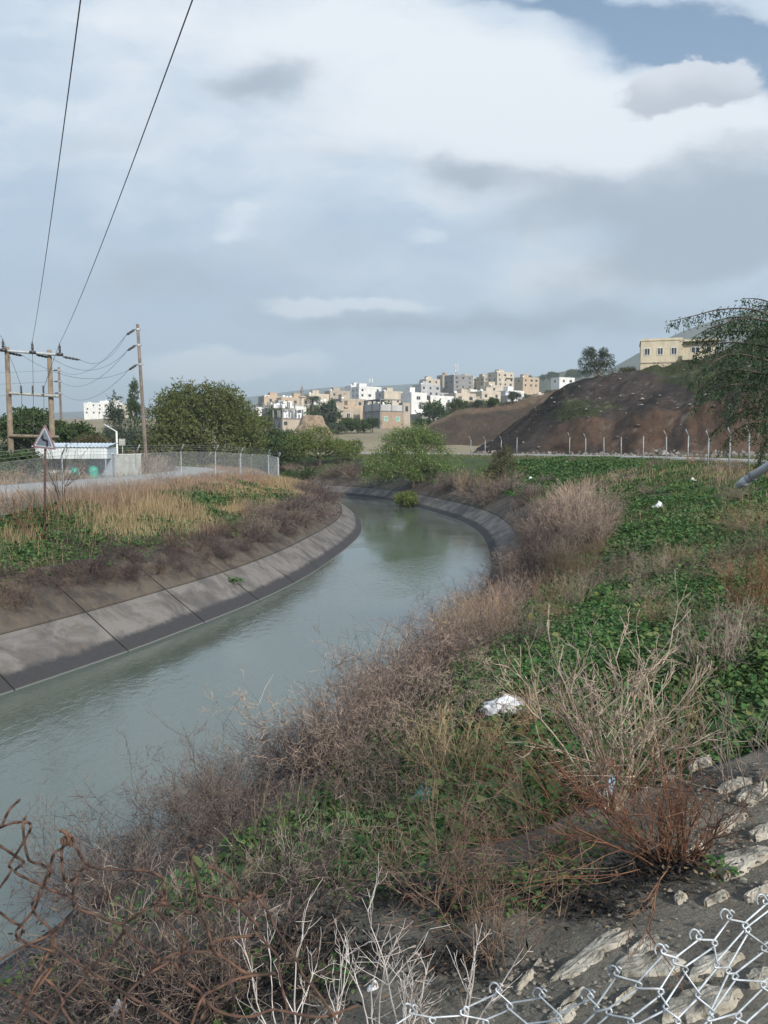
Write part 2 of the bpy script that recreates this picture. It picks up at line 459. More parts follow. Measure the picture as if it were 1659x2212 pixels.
def normals2(p):
    t = np.gradient(p, axis=0); t = unit(t); return np.stack([t[:, 1], -t[:, 0]], 1)   # to the right of travel
NLW, NRW = normals2(LW), normals2(RW)
n_ = max(len(LW), len(RW))
lw2, rw2 = [np.stack([np.interp(np.linspace(0, 1, n_), np.linspace(0, 1, len(p)), p[:, k]) for k in (0, 1)], 1) for p in (LW, RW)]
rows = []
for f_ in np.linspace(-0.06, 1.06, 8): rows.append(np.concatenate([lw2 * (1 - f_) + rw2 * f_, np.zeros((n_, 1))], 1))
wv = np.stack(rows, 1)
wobj = obj_np("water", wv, [grid_faces(8, n_)], water_mat(), smooth=True)
tag(wobj, kind="structure")

# ------------------------------------------------------------------ concrete lining: panels with open joints
def concrete_mat(name, pale, dark, brown, wet):
    m_, nb, b = new_mat(name)
    v = geo_pos(nb)
    sep = nb.new('ShaderNodeSeparateXYZ'); nb.l.new(v, sep.inputs[0])
    n1 = nb.noise(v, 0.9, 8, 0.65, 0.6); n2 = nb.noise(v, 9.0, 6, 0.7)
    mp = nb.new('ShaderNodeMapping'); nb.l.new(v, mp.inputs[0]); mp.inputs['Scale'].default_value = (1.0, 1.0, 0.12)
    n3 = nb.noise(mp.outputs[0], 3.0, 6, 0.6)
    c_ = nb.mix(nb.step(n1.outputs['Fac'], 0.38, 0.62), pale, dark)
    c_ = nb.mix(nb.m('MULTIPLY', nb.step(n3.outputs['Fac'], 0.52, 0.68), 0.55), c_, brown)
    c_ = nb.mix(nb.m('MULTIPLY', n2.outputs['Fac'], 0.35), c_, tuple(x * 0.55 for x in dark))
    if wet:   # algae-dark tide band with an uneven edge, pale scum line at the water
        z = nb.m('MULTIPLY_ADD', nb.m('SUBTRACT', nb.noise(v, 2.2, 6, 0.7).outputs['Fac'], 0.5), 0.26, sep.outputs[2])
        c_ = nb.mix(nb.step(z, 0.36, 0.24), c_, nb.mix(n2.outputs['Fac'], (0.030, 0.030, 0.033), (0.062, 0.060, 0.062)))
        c_ = nb.mix(nb.step(sep.outputs[2], 0.030, 0.015), c_, (0.13, 0.13, 0.12))
    nb.l.new(c_, b.inputs['Base Color']); b.inputs['Roughness'].default_value = 0.9
    b.inputs['Specular IOR Level'].default_value = 0.25
    bump(nb, b, nb.m('ADD', n2.outputs['Fac'], nb.m('MULTIPLY', n1.outputs['Fac'], 2.0)), 0.5, 0.02)
    return m_
M_conc = concrete_mat("canal_concrete", (0.200, 0.185, 0.172), (0.100, 0.092, 0.088), (0.145, 0.118, 0.092), True)
M_conc_up = concrete_mat("canal_concrete_weathered", (0.125, 0.104, 0.084), (0.062, 0.053, 0.046), (0.165, 0.125, 0.078), False)
M_joint = mat_noise("joint_dirt", (0.018, 0.016, 0.014), (0.035, 0.032, 0.024), 6.0)
PANEL = 3.65
def lining(wl_, nrm, sgn, off):
    s_ = np.concatenate([[0], np.cumsum(np.linalg.norm(np.diff(wl_, axis=0), axis=1))])
    def at(t, a, z):
        p = np.stack([np.interp(t, s_, wl_[:, k]) for k in (0, 1)], 1); n2 = unit(np.stack([np.interp(t, s_, nrm[:, k]) for k in (0, 1)], 1))
        q = p + n2 * sgn * a; return np.concatenate([q, np.full((len(t), 1), z)], 1)
    low, up, joint = MB(), MB(), MB()
    def strip(mb, t, prof):
        V = np.stack([at(t, a, z) for a, z in prof], 1)
        f = grid_faces(len(prof), len(t)); mb.add(V, [f if sgn < 0 else f[:, ::-1]])
    t = off
    while t < s_[-1] - PANEL:
        tt = np.linspace(t + 0.022, t + PANEL - 0.022, 5)
        strip(low, tt, [(-2.4, -1.6), (0.0, 0.0), (0.7, 0.467), (1.42, 0.947), (1.43, 0.90)])
        strip(up, tt, [(1.475, 0.92), (1.48, 0.986), (2.2, 1.467), (3.1, 2.067), (3.45, 2.10), (3.5, 1.8)])
        t += PANEL
    tt = np.linspace(0, s_[-1], len(s_))
    strip(joint, tt, [(-2.4, -1.64), (0, -0.035), (1.45, 0.93), (3.1, 2.03), (3.4, 2.06)])
    return low, up, joint
for wl_, nrm, sgn, off in ((LW, NLW, -1, 1.1), (RW, NRW, 1, 0.4)):
    low, up, joint = lining(wl_, nrm, sgn, off)
    for nm, mb, mt in (("canal_lining", low, M_conc), ("canal_lining_upper_band", up, M_conc_up), ("canal_lining_bed", joint, M_joint)):
        tag(mb.build(nm, mt), kind="structure")
# ------------------------------------------------------------------ far ridges
def zv(v, d): return CAM_Z + (965 - v) / 1661.0 * d
def ridge(name, d, front, back, pts, mat, seed, amp=6.0, n=220):
    us = np.linspace(pts[0][0], pts[-1][0], n)
    vs = np.interp(us, [p[0] for p in pts], [p[1] for p in pts])
    ker = np.ones(7) / 7; vs = np.convolve(np.pad(vs, 3, mode='edge'), ker, 'valid')
    x = (us - 829.5) / 1661.0 * d
    zc = np.array([zv(v, d) for v in vs])
    t = np.linspace(-1, 1, 25); rows_ = []
    for ti in t:
        y = d + (front if ti < 0 else back) * ti
        w = (1 - abs(ti)) ** (1.15)
        yy = np.full(n, y)
        nz = amp * (fbm(x / (front * .25), yy / (front * .25), seed, 5) - 0.5) * 2 * (1 - 0.85 * (w > .98))
        rows_.append(np.stack([x * (1 + 0.0 * ti), yy, -30 + (zc + 30) * w + nz], 1))
    V = np.stack(rows_, 0)
    o = obj_np(name, V, [grid_faces(n, len(t))], mat, smooth=True)
    return tag(o, kind="structure")
M_hill = mat_noise("dry_hill_scrub", (0.10, 0.095, 0.075), (0.055, 0.065, 0.045), 0.012, 0.95, 0.0, c3=(0.13, 0.115, 0.09), scale2=0.004)
ridge("far_hills", 3400, 1300, 1200, [(-900, 900), (-300, 902), (0, 898), (300, 884), (500, 864), (560, 856), (620, 850), (660, 841), (720, 838), (840, 836), (900, 830), (960, 826), (1050, 820), (1230, 812), (1500, 814), (2300, 818), (3200, 850)], M_hill, 4, 8)
ridge("mountain", 1500, 520, 700, [(1180, 905), (1260, 832), (1335, 786), (1400, 751), (1470, 717), (1550, 691), (1659, 668), (1900, 640), (2600, 690), (3500, 800)], M_hill, 8, 6)
M_ridge = mat_noise("olive_green_ridge", (0.035, 0.05, 0.03), (0.075, 0.08, 0.05), 0.06, 0.95, 0.0, c3=(0.12, 0.11, 0.08), scale2=0.03)
ridge("wooded_ridge", 950, 160, 200, [(1040, 880), (1120, 838), (1165, 812), (1220, 804), (1300, 800), (1500, 800), (1800, 860)], M_ridge, 11, 5)

# ------------------------------------------------------------------ excavated hillside beside the far road
def soil_mat(name):
    m_, nb, b = new_mat(name)
    v = geo_pos(nb)
    at_ = nb.new('ShaderNodeAttribute', attribute_name="soil")
    n1 = nb.noise(v, 0.9, 8, 0.65); n2 = nb.noise(v, 0.25, 6, 0.6, w=3.0)
    hs = nb.new('ShaderNodeHueSaturation'); nb.l.new(at_.outputs['Color'], hs.inputs['Color'])
    nb.l.new(nb.m('MULTIPLY_ADD', n1.outputs['Fac'], 1.1, 0.45), hs.inputs['Value'])
    pale = nb.mix(nb.m('MULTIPLY', nb.step(nb.noise(v, 2.6, 6, 0.7).outputs['Fac'], 0.63, 0.72), 0.55), hs.outputs[0], (0.24, 0.22, 0.19))
    nb.l.new(pale, b.inputs['Base Color']); b.inputs['Roughness'].default_value = 0.97; b.inputs['Specular IOR Level'].default_value = 0.1
    bump(nb, b, nb.noise(v, 1.1, 10, 0.75).outputs['Fac'], 1.0, 1.1)
    return m_
M_soil = soil_mat("excavated_soil")
def hillmesh(name, nodes, colour_fn, prof, seed, nu=300, nt=90, back=70):
    us = np.linspace(nodes[0][0], nodes[-1][0], nu); N = np.array(nodes, float)
    Db, Dc, vc = [np.interp(us, N[:, 0], N[:, k]) for k in (1, 2, 3)]
    ker = np.ones(9) / 9; Dc, Db = [np.convolve(np.pad(q, 4, mode='edge'), ker, 'valid') for q in (Dc, Db)]
    az = (us - 829.5) / 1661.0
    t = np.concatenate([np.linspace(-0.12, 1.0, nt), np.linspace(1.03, 2, 14)])
    U, T = np.meshgrid(us, t)
    D = Db + (Dc - Db) * np.minimum(T, 1) + np.maximum(T - 1, 0) * back
    A = np.broadcast_to(az, U.shape); X, Y = A * D, D.copy()
    zb = terrain(X[10], Y[10], rough=False)
    zc = CAM_Z + (965 - vc) / 1661.0 * Dc
    H = np.maximum(zc - zb, 0.2)
    ragged = (fbm(us / 26.0, us * 0, seed + 2, 4) - 0.5) * 0.10
    f = prof(np.clip(T, 0, 1), U, seed)
    Z = zb + H * f * (1 + ragged * sstep(T, .6, 1)) - np.maximum(T - 1, 0) ** 2 * H * 0.5 - (T < 0) * 0.5
    big = (fbm(X * 0.10, Y * 0.10, seed, 4) - 0.5) * 2.2 + (fbm(X * .45, Y * .30 + Z * .4, seed + 5, 4) - 0.5) * 1.3
    Z = Z + big * sstep(T, 0.0, 0.15) * np.clip(H / 8, 0.15, 1) * (1 - 0.75 * sstep(np.abs(T - 1), 0.12, 0.0))
    Y = Y + (fbm(X * .35, Z * .5, seed + 6, 4) - 0.5) * 2.4 * sstep(T, 0.02, 0.1)
    o = obj_np(name, np.stack([X, Y, Z], -1), [grid_faces(nu, len(t))], M_soil, smooth=True)
    c_ = colour_fn(U, T, X, Y, Z, seed)
    at_ = o.data.attributes.new("soil", 'FLOAT_COLOR', 'POINT')
    at_.data.foreach_set("color", np.concatenate([c_, np.ones(c_.shape[:-1] + (1,))], -1).astype(np.float32).ravel())
    return tag(o, kind="structure")
def lerp3(a, b, t): return a * (1 - t[..., None]) + b * t[..., None]
def front_prof(T, U, seed):
    cut = sstep(U, 1150, 1230)
    ch = 0.33 + 0.16 * (fbm(U / 40.0, U * 0, 31, 3) - 0.5)
    steep = np.interp(T, [0, .06, .11, .20, .24, 1], [0, 0.06, 0.20, 0.80, 1.0, 1.0])
    rest = np.clip((T - 0.20) / 0.80, 0, 1) ** 0.92
    w_cut = ch * steep + (1 - ch) * rest
    plain = T ** 0.95
    return plain * (1 - cut) + w_cut * cut
C_ = lambda *a: np.array(a, float)
def front_col(U, T, X, Y, Z, seed):
    D_ = U - 165 * T                                        # tipped material runs down to the left
    n = fbm(D_ / 30.0, T * 2.2, seed, 5); n2 = fbm(X * .5, Z * .9, seed + 3, 5); n3 = fbm(D_ / 9.0, T * 3.0, seed + 13, 4)
    c_ = lerp3(C_(.060, .048, .045), C_(.110, .085, .073), np.clip(n2 * .35 + (n3 - .5) * 1.6 + .30, 0, 1))
    c_ = lerp3(c_, C_(.038, .032, .032), sstep(n, .50, .66) * .7)
    c_ = c_ * (1 - .42 * sstep(D_, 1110, 1060))[..., None]
    gr = fbm(X * .12 + 3, Z * .28, seed + 21, 4)
    green = sstep(gr + .14 * (n2 - .5), .41, .52) * sstep(T, .22, .34) * sstep(U - 60 * T, 1130, 1200)
    c_ = lerp3(c_, lerp3(C_(.040, .055, .022), C_(.105, .115, .050), n2), green * .9)
    red = sstep(T + .05 * (n2 - .5), .06, .11) * sstep(T + .22 * (gr - .5), .30, .22) * sstep(U, 1150, 1205) * sstep(fbm(D_ / 55., T * 5, seed + 9, 4), .36, .48)
    c_ = lerp3(c_, lerp3(C_(.105, .068, .050), C_(.190, .124, .088), n2), red)
    burnt = sstep(np.abs((D_ - 1085) / 46.0), 1.0, 0.45) * sstep(T, .50, .66) * sstep(n2, .36, .5)
    burnt = np.maximum(burnt, sstep(np.abs((D_ - 1330) / 30.0), 1.0, .3) * sstep(T, .75, .5) * sstep(n2, .38, .52) * .8)
    c_ = lerp3(c_, C_(.030, .028, .028), burnt * .92)
    c_ = lerp3(c_, C_(.30, .27, .23), sstep(fbm(X * 1.6, Z * 2.6, seed + 31, 3), .72, .78) * sstep(U, 1180, 1240) * .4)
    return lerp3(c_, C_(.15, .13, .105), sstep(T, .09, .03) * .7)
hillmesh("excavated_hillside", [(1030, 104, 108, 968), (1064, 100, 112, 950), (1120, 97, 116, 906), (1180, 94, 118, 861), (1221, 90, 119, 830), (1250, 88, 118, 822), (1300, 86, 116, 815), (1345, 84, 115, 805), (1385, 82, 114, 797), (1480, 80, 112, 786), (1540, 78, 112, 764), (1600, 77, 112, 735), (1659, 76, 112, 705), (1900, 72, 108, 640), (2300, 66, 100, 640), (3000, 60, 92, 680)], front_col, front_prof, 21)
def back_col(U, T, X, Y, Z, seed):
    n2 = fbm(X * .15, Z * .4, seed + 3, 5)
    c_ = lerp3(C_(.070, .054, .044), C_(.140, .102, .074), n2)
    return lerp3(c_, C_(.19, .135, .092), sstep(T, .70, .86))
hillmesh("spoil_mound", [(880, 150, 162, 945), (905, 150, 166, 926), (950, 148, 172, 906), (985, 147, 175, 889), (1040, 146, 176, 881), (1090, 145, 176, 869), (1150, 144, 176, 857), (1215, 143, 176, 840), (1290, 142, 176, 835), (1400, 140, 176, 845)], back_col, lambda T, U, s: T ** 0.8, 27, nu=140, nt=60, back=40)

# ------------------------------------------------------------------ roads
def road_mat():
    m_, nb, b = new_mat("worn_asphalt")
    v = geo_pos(nb)
    c_ = nb.mix(nb.noise(v, 0.7, 7, 0.65).outputs['Fac'], (0.21, 0.205, 0.20), (0.36, 0.35, 0.33))
    nb.l.new(c_, b.inputs['Base Color']); b.inputs['Roughness'].default_value = 0.9
    bump(nb, b, nb.noise(v, 18, 4, 0.7).outputs['Fac'], 0.3, 0.01)
    return m_
M_road = road_mat()
def road(name, pts, width, lift):
    p = resample(catmull(pts), 1.0); nn = normals2(p); rows_ = []
    for a in (-0.5, -0.46, -0.2, 0, 0.2, 0.46, 0.5):
        q = p + nn * a * width
        z = terrain(q[:, 0], q[:, 1], rough=False) + lift - (0.25 if abs(a) == 0.5 else 0) - 0.05 * abs(a)
        rows_.append(np.concatenate([q, z[:, None]], 1))
    o = obj_np(name, np.stack(rows_, 1), [grid_faces(7, len(p))], M_road, smooth=True)
    return tag(o, kind="structure")
ROAD_L = [(-26, 5), (-21.5, 18), (-19, 30), (-17.0, 41), (-15.4, 50), (-14.8, 58), (-15.6, 66), (-19, 74), (-26, 80), (-38, 85), (-70, 92)]
road("road", ROAD_L, 4.4, 0.24)
ROAD_R = [(25, 5), (25, 25), (24.6, 40), (25.4, 55), (25.2, 68), (23, 80), (18.5, 92), (12, 104), (0, 116), (-20, 124)]
road("road", ROAD_R, 4.6, 0.24)

# ------------------------------------------------------------------ haze: one closed volume round camera and scene
hz_ = MB().box((0, 2290, 142.5), (9400, 5000, 375))
m_ = bpy.data.materials.new("haze_air"); m_.use_nodes = True
nb = NB(m_.node_tree); nb.n.clear()
pv = nb.new('ShaderNodeVolumePrincipled'); pv.inputs['Density'].default_value = 0.00034
pv.inputs['Color'].default_value = (0.82, 0.93, 0.97, 1); pv.inputs['Anisotropy'].default_value = 0.2
mo = nb.new('ShaderNodeOutputMaterial'); nb.l.new(pv.outputs[0], mo.inputs['Volume'])
tag(hz_.build("haze", m_), kind="stuff")
# ------------------------------------------------------------------ the town on the far slope
def wall_mat(name, c_, var=0.18):
    m_, nb, b = new_mat(name)
    v = geo_pos(nb)
    mp = nb.new('ShaderNodeMapping'); nb.l.new(v, mp.inputs[0]); mp.inputs['Scale'].default_value = (1, 1, 0.25)
    n1 = nb.noise(mp.outputs[0], 0.8, 6, 0.65); n2 = nb.noise(v, 3.5, 5, 0.6)
    f = nb.m('MULTIPLY_ADD', n1.outputs['Fac'], 0.6, nb.m('MULTIPLY', n2.outputs['Fac'], 0.4))
    nb.l.new(nb.mix(nb.step(f, 0.32, 0.68), tuple(x * (1 - var * 1.6) for x in c_), tuple(min(.85, x * (1 + var * .4)) for x in c_)), b.inputs['Base Color'])
    b.inputs['Roughness'].default_value = 0.9
    bump(nb, b, n2.outputs['Fac'], 0.2, 0.02)
    return m_
def stone_mat(name, a, c_):
    m_, nb, b = new_mat(name)
    tcn = nb.new('ShaderNodeTexCoord'); br = nb.new('ShaderNodeTexBrick')
    mp = nb.new('ShaderNodeMapping'); nb.l.new(tcn.outputs['Object'], mp.inputs[0]); mp.inputs['Rotation'].default_value = (R(90), 0, 0)
    nb.l.new(mp.outputs[0], br.inputs['Vector'])
    br.inputs['Scale'].default_value = 1.0; br.inputs['Brick Width'].default_value = 0.5; br.inputs['Row Height'].default_value = 0.25
    br.inputs['Mortar Size'].default_value = 0.02; br.inputs['Color1'].default_value = (*a, 1); br.inputs['Color2'].default_value = (*c_, 1)
    br.inputs['Mortar'].default_value = (0.25, 0.22, 0.19, 1)
    n1 = nb.noise(tcn.outputs['Object'], 1.5, 6, 0.6)
    nb.l.new(nb.mix(nb.m('MULTIPLY', n1.outputs['Fac'], 0.5), br.outputs[0], (a[0] * .6, a[1] * .55, a[2] * .5)), b.inputs['Base Color'])
    b.inputs['Roughness'].default_value = 0.9
    return m_
WALLS = {"white": wall_mat("white_render", (.74, .73, .70)), "cream": wall_mat("cream_render", (.56, .49, .39)), "grey": wall_mat("grey_block_and_shaded_flank", (.27, .265, .26)),
         "tan": wall_mat("tan_stone", (.43, .365, .29)), "orange": wall_mat("orange_render", (.50, .39, .285)), "pale grey": wall_mat("pale_grey_render", (.45, .45, .45))}
M_stone = stone_mat("orange_stone_facing", (.42, .32, .235), (.33, .25, .18))
M_gconc = wall_mat("grey_frame_concrete", (.22, .215, .21))
M_glass = mat_noise("dark_window_glass", (.02, .025, .03), (.05, .06, .07), 1.0, 0.25, 0)
M_gglass = mat_noise("green_window_glass", (.12, .32, .25), (.18, .42, .33), 1.0, 0.25, 0)
M_wframe = mat_plain("white_window_frame", (.70, .70, .68))
M_tank = mat_plain("white_tank_plastic", (.80, .80, .80), 0.4, var=0.06)
M_mast = mat_plain("galvanised_mast", (.45, .46, .47), 0.5)
rng = random.Random(7)
_wm = {}
def window_part(parent, x, y, z, w, h, face, glass=None, frame=False):
    """face: 0 = front (-Y), 1 = left (-X), 2 = right (+X)"""
    glass = glass or M_glass
    key = (round(w, 1), round(h, 1), glass.name, frame)
    if key not in _wm:
        if frame:
            mb = MB()
            for bx_, bz_, bw, bh in ((0, h / 2, w + .16, .1), (0, -h / 2, w + .16, .1), (-w / 2, 0, .1, h - .1), (w / 2, 0, .1, h - .1), (0, 0, .07, h - .1)):
                mb.box((bx_, -.03, bz_), (bw, .12, bh))
            fm = mesh_np("window", np.concatenate(mb.V), mb.F, M_wframe)
        else: fm = None
        mb = MB().box((0, -.01, 0), (w, .06, h)); pm = mesh_np("window_pane", np.concatenate(mb.V), mb.F, glass)
        _wm[key] = (fm, pm)
    fm, pm = _wm[key]
    o = link("window", fm or pm, parent); o.location = (x, y, z); o.rotation_euler = (0, 0, (0, -math.pi / 2, math.pi / 2)[face])
    if fm: link("pane", pm, o)
    return o
def water_tank_mesh():
    mb = MB().lathe((0, 0, 0), [(.55, 0), (.6, .06), (.6, .5), (.57, .55), (.6, .6), (.6, 1.1), (.5, 1.28), (.22, 1.36), (.2, 1.44), (.02, 1.45)], 12)
    return mesh_np("water_tank", np.concatenate(mb.V), mb.F, M_tank, True)
ME_TANK = water_tank_mesh()
def water_tank(x, y, z, label, s_=1.0):
    o = link("water_tank", ME_TANK); o.location = (x, y, z); o.scale = (s_, s_, s_)
    return tag(o, label, "water tank", "white water tanks on the town roofs")
def local(o_loc, yaw, x, y):
    c_, s_ = math.cos(yaw), math.sin(yaw); return o_loc[0] + x * c_ - y * s_, o_loc[1] + x * s_ + y * c_
def house(u, d, w, dp, fl, colr, yaw, label, tanks=0, stair=True, side=None, windows=True, base=None, fh=2.95, parapet=.7, frame=False, name="house", group="houses on the town slope", balcony=False):
    w, dp = w * .84, dp * .84
    a, _ = ray(u, 965); x = a * d
    z0 = gz(x, d) if base is None else base
    h = empty(name, (x, d, z0), yaw)
    tag(h, label, "house", group)
    H = fl * fh; m_ = WALLS[colr]
    mb = MB().box((0, dp / 2, H / 2 - 2), (w, dp, H + 4))
    for bx_, by_, sx, sy in ((0, .1, w, .2), (0, dp - .1, w, .2), (-w / 2 + .1, dp / 2, .2, dp - .4), (w / 2 - .1, dp / 2, .2, dp - .4)):
        mb.box((bx_, by_, H + parapet / 2 + .002), (sx, sy, parapet))
    mb.build("wall", m_, h)
    if side:   # grey left flank: its shade is put into the wall colour
        MB().box((-w / 2 - .04, dp / 2, H / 2 - 1.9 + parapet / 2), (.08, dp - .02, H + 3.8 + parapet)).build("shaded_side_wall", WALLS[side], h)
    # floor band, roof slab edge
    for k in range(1, fl + 1):
        MB().box((0, dp / 2, k * fh - .12), (w + .12, dp + .12, .22)).build("floor_slab" if k < fl else "roof_slab", M_gconc if colr in ("grey",) else m_, h)
    if stair:
        sx = rng.uniform(-w * .25, w * .25)
        MB().box((sx, dp * .62, H + 1.3), (w * .32, dp * .4, 2.58)).box((sx, dp * .62, H + 2.68), (w * .335, dp * .42, .16)).build("stair_house", m_, h)
    if windows:
        n1 = max(1, int(w / 4.2)); n2 = max(1, int(dp / 4.8))
        for k in range(fl):
            for i in range(n1):
                xx = -w / 2 + w * (i + .5) / n1 + rng.uniform(-.4, .4)
                if rng.random() < .85: window_part(h, xx, 0, k * fh + 1.65, 1.2 if rng.random() < .7 else 1.7, 1.3, 0, frame=frame)
            for i in range(n2):
                if rng.random() < .7: window_part(h, -w / 2 - (.08 if side else 0), dp * (i + .5) / n2, k * fh + 1.65, 1.2, 1.3, 1, frame=frame)
    if balcony:
        mb = MB().box((w * .22, -.7, (fl - 1) * fh + .05), (w * .42, 1.4, .16)).box((w * .22, -1.34, (fl - 1) * fh + .55), (w * .42, .12, .85))
        mb.build("balcony", m_, h)
    for k in range(tanks):
        tx, ty = local((x, d), yaw, -w * .38 + k * 1.5, dp * .22)
        water_tank(tx, ty, z0 + H + .02, "white plastic water tank on the roof of a " + label.split(" ", 1)[0] + " town house", rng.uniform(.9, 1.15))
    return h
Y30 = R(30)
# --- the half finished building in front: grey flank, orange stone front, open frame on top
def unfinished_front():
    d = 225; a, _ = ray(821, 965); x = a * d; z0 = zv(937, d)
    h = empty("unfinished_building", (x, d, z0), Y30)
    tag(h, "three-storey half-finished building with orange stone front and open concrete frame on top", "building")
    w, dp = 7.9, 9.8
    MB().box((w / 2, dp / 2, 1.25), (w, dp, 10.5)).build("wall", WALLS["grey"], h)
    MB().box((w / 2, -.06, 3.1), (w - .7, .12, 6.5)).build("stone_facing", M_stone, h)
    MB().box((w / 2, dp / 2, 6.60), (w + .3, dp + .3, .2)).build("floor_slab", M_gconc, h)
    mb = MB()
    mb.box((w / 2, .12, 7.55), (w - .8, .2, 1.7)); mb.box((.12, dp / 2, 7.75), (.2, dp - .8, 2.1)); mb.box((w - .12, dp / 2, 7.4), (.2, dp - .8, 1.3))
    mb.build("half_wall", WALLS["pale grey"], h)
    for cx, cy in ((.17, .17), (w * .5, .17), (w - .17, .17), (.17, dp * .5), (.17, dp - .17), (w - .17, dp - .17), (w * .5, dp * .6)):
        MB().box((cx, cy, 8.2), (.36, .36, 3.1)).build("column", M_gconc, h)
    MB().box((w / 2, .17, 9.9), (w + .2, .4, .35)).box((.17, dp / 2 + .2, 9.9), (.4, dp - .4, .34)).box((w * .35, dp * .6, 10.0), (w * .65, dp * .75, .16)).build("roof_beam", M_gconc, h)
    MB().box((w + 1.25, 1.4, 3.2), (2.4, 2.6, 12.0)).build("stair_tower", WALLS["tan"], h)
    MB().box((w + 1.25, .07, 7.4), (.9, .08, 1.5)).build("opening", M_glass, h)
    for xx in (1.9, 5.9): window_part(h, xx, -.13, 4.3, 1.2, 1.3, 0, M_gglass, True)
    window_part(h, 0, dp * .7, 4.8, 1.6, 1.2, 1, None, True)
    window_part(h, 0, dp * .3, 1.4, 1.1, 1.6, 1, None, True)
unfinished_front()
# --- the low one with bare columns on its roof
def column_building(u, d, w, dp, vb, ht, cols, label, yaw, front, tanks):
    a, _ = ray(u, 965); x = a * d; z0 = zv(vb, d)
    h = empty("unfinished_building", (x, d, z0), yaw); tag(h, label, "building")
    MB().box((w / 2, dp / 2, ht / 2 - 1.5), (w, dp, ht + 3)).build("wall", WALLS["grey"], h)
    MB().box((w / 2, -.05, ht / 2), (w - .3, .1, ht - .3)).build("front_wall", WALLS[front], h)
    MB().box((w / 2, dp / 2, ht + .1), (w + .3, dp + .3, .22)).build("roof_slab", M_gconc, h)
    for i in range(cols):
        for j in range(3):
            MB().box((.3 + (w - .6) * i / (cols - 1), .3 + (dp - .6) * j / 2, ht + .21 + 1.15), (.38, .38, rng.uniform(2.0, 2.6))).build("column", M_gconc, h)
    for xx, gl in ((w * .15, M_glass), (w * .82, M_gglass)): window_part(h, xx, -.11, ht * .62, .9, .9, 0, gl)
    for yy in (dp * .25, dp * .75): window_part(h, 0, yy, ht * .5, 1.2, 1.4, 1)
    for k in range(tanks):
        tx, ty = local((x, d), yaw, 1.2 + k * 1.7, 1.6 + (k % 2) * 1.2)
        water_tank(tx, ty, z0 + ht + .22, "white plastic water tank between bare columns on the low unfinished building", 1.05 + .2 * (k == 1))
column_building(610, 200, 6.2, 7.2, 931, 3.1, 4, "low single-storey unfinished building with bare concrete columns rising from its roof", Y30, "tan", 4)
column_building(590, 262, 8.5, 10, 924, 6.4, 4, "grey two-storey unfinished block with rooftop column stubs left of the palm", Y30, "pale grey", 3)
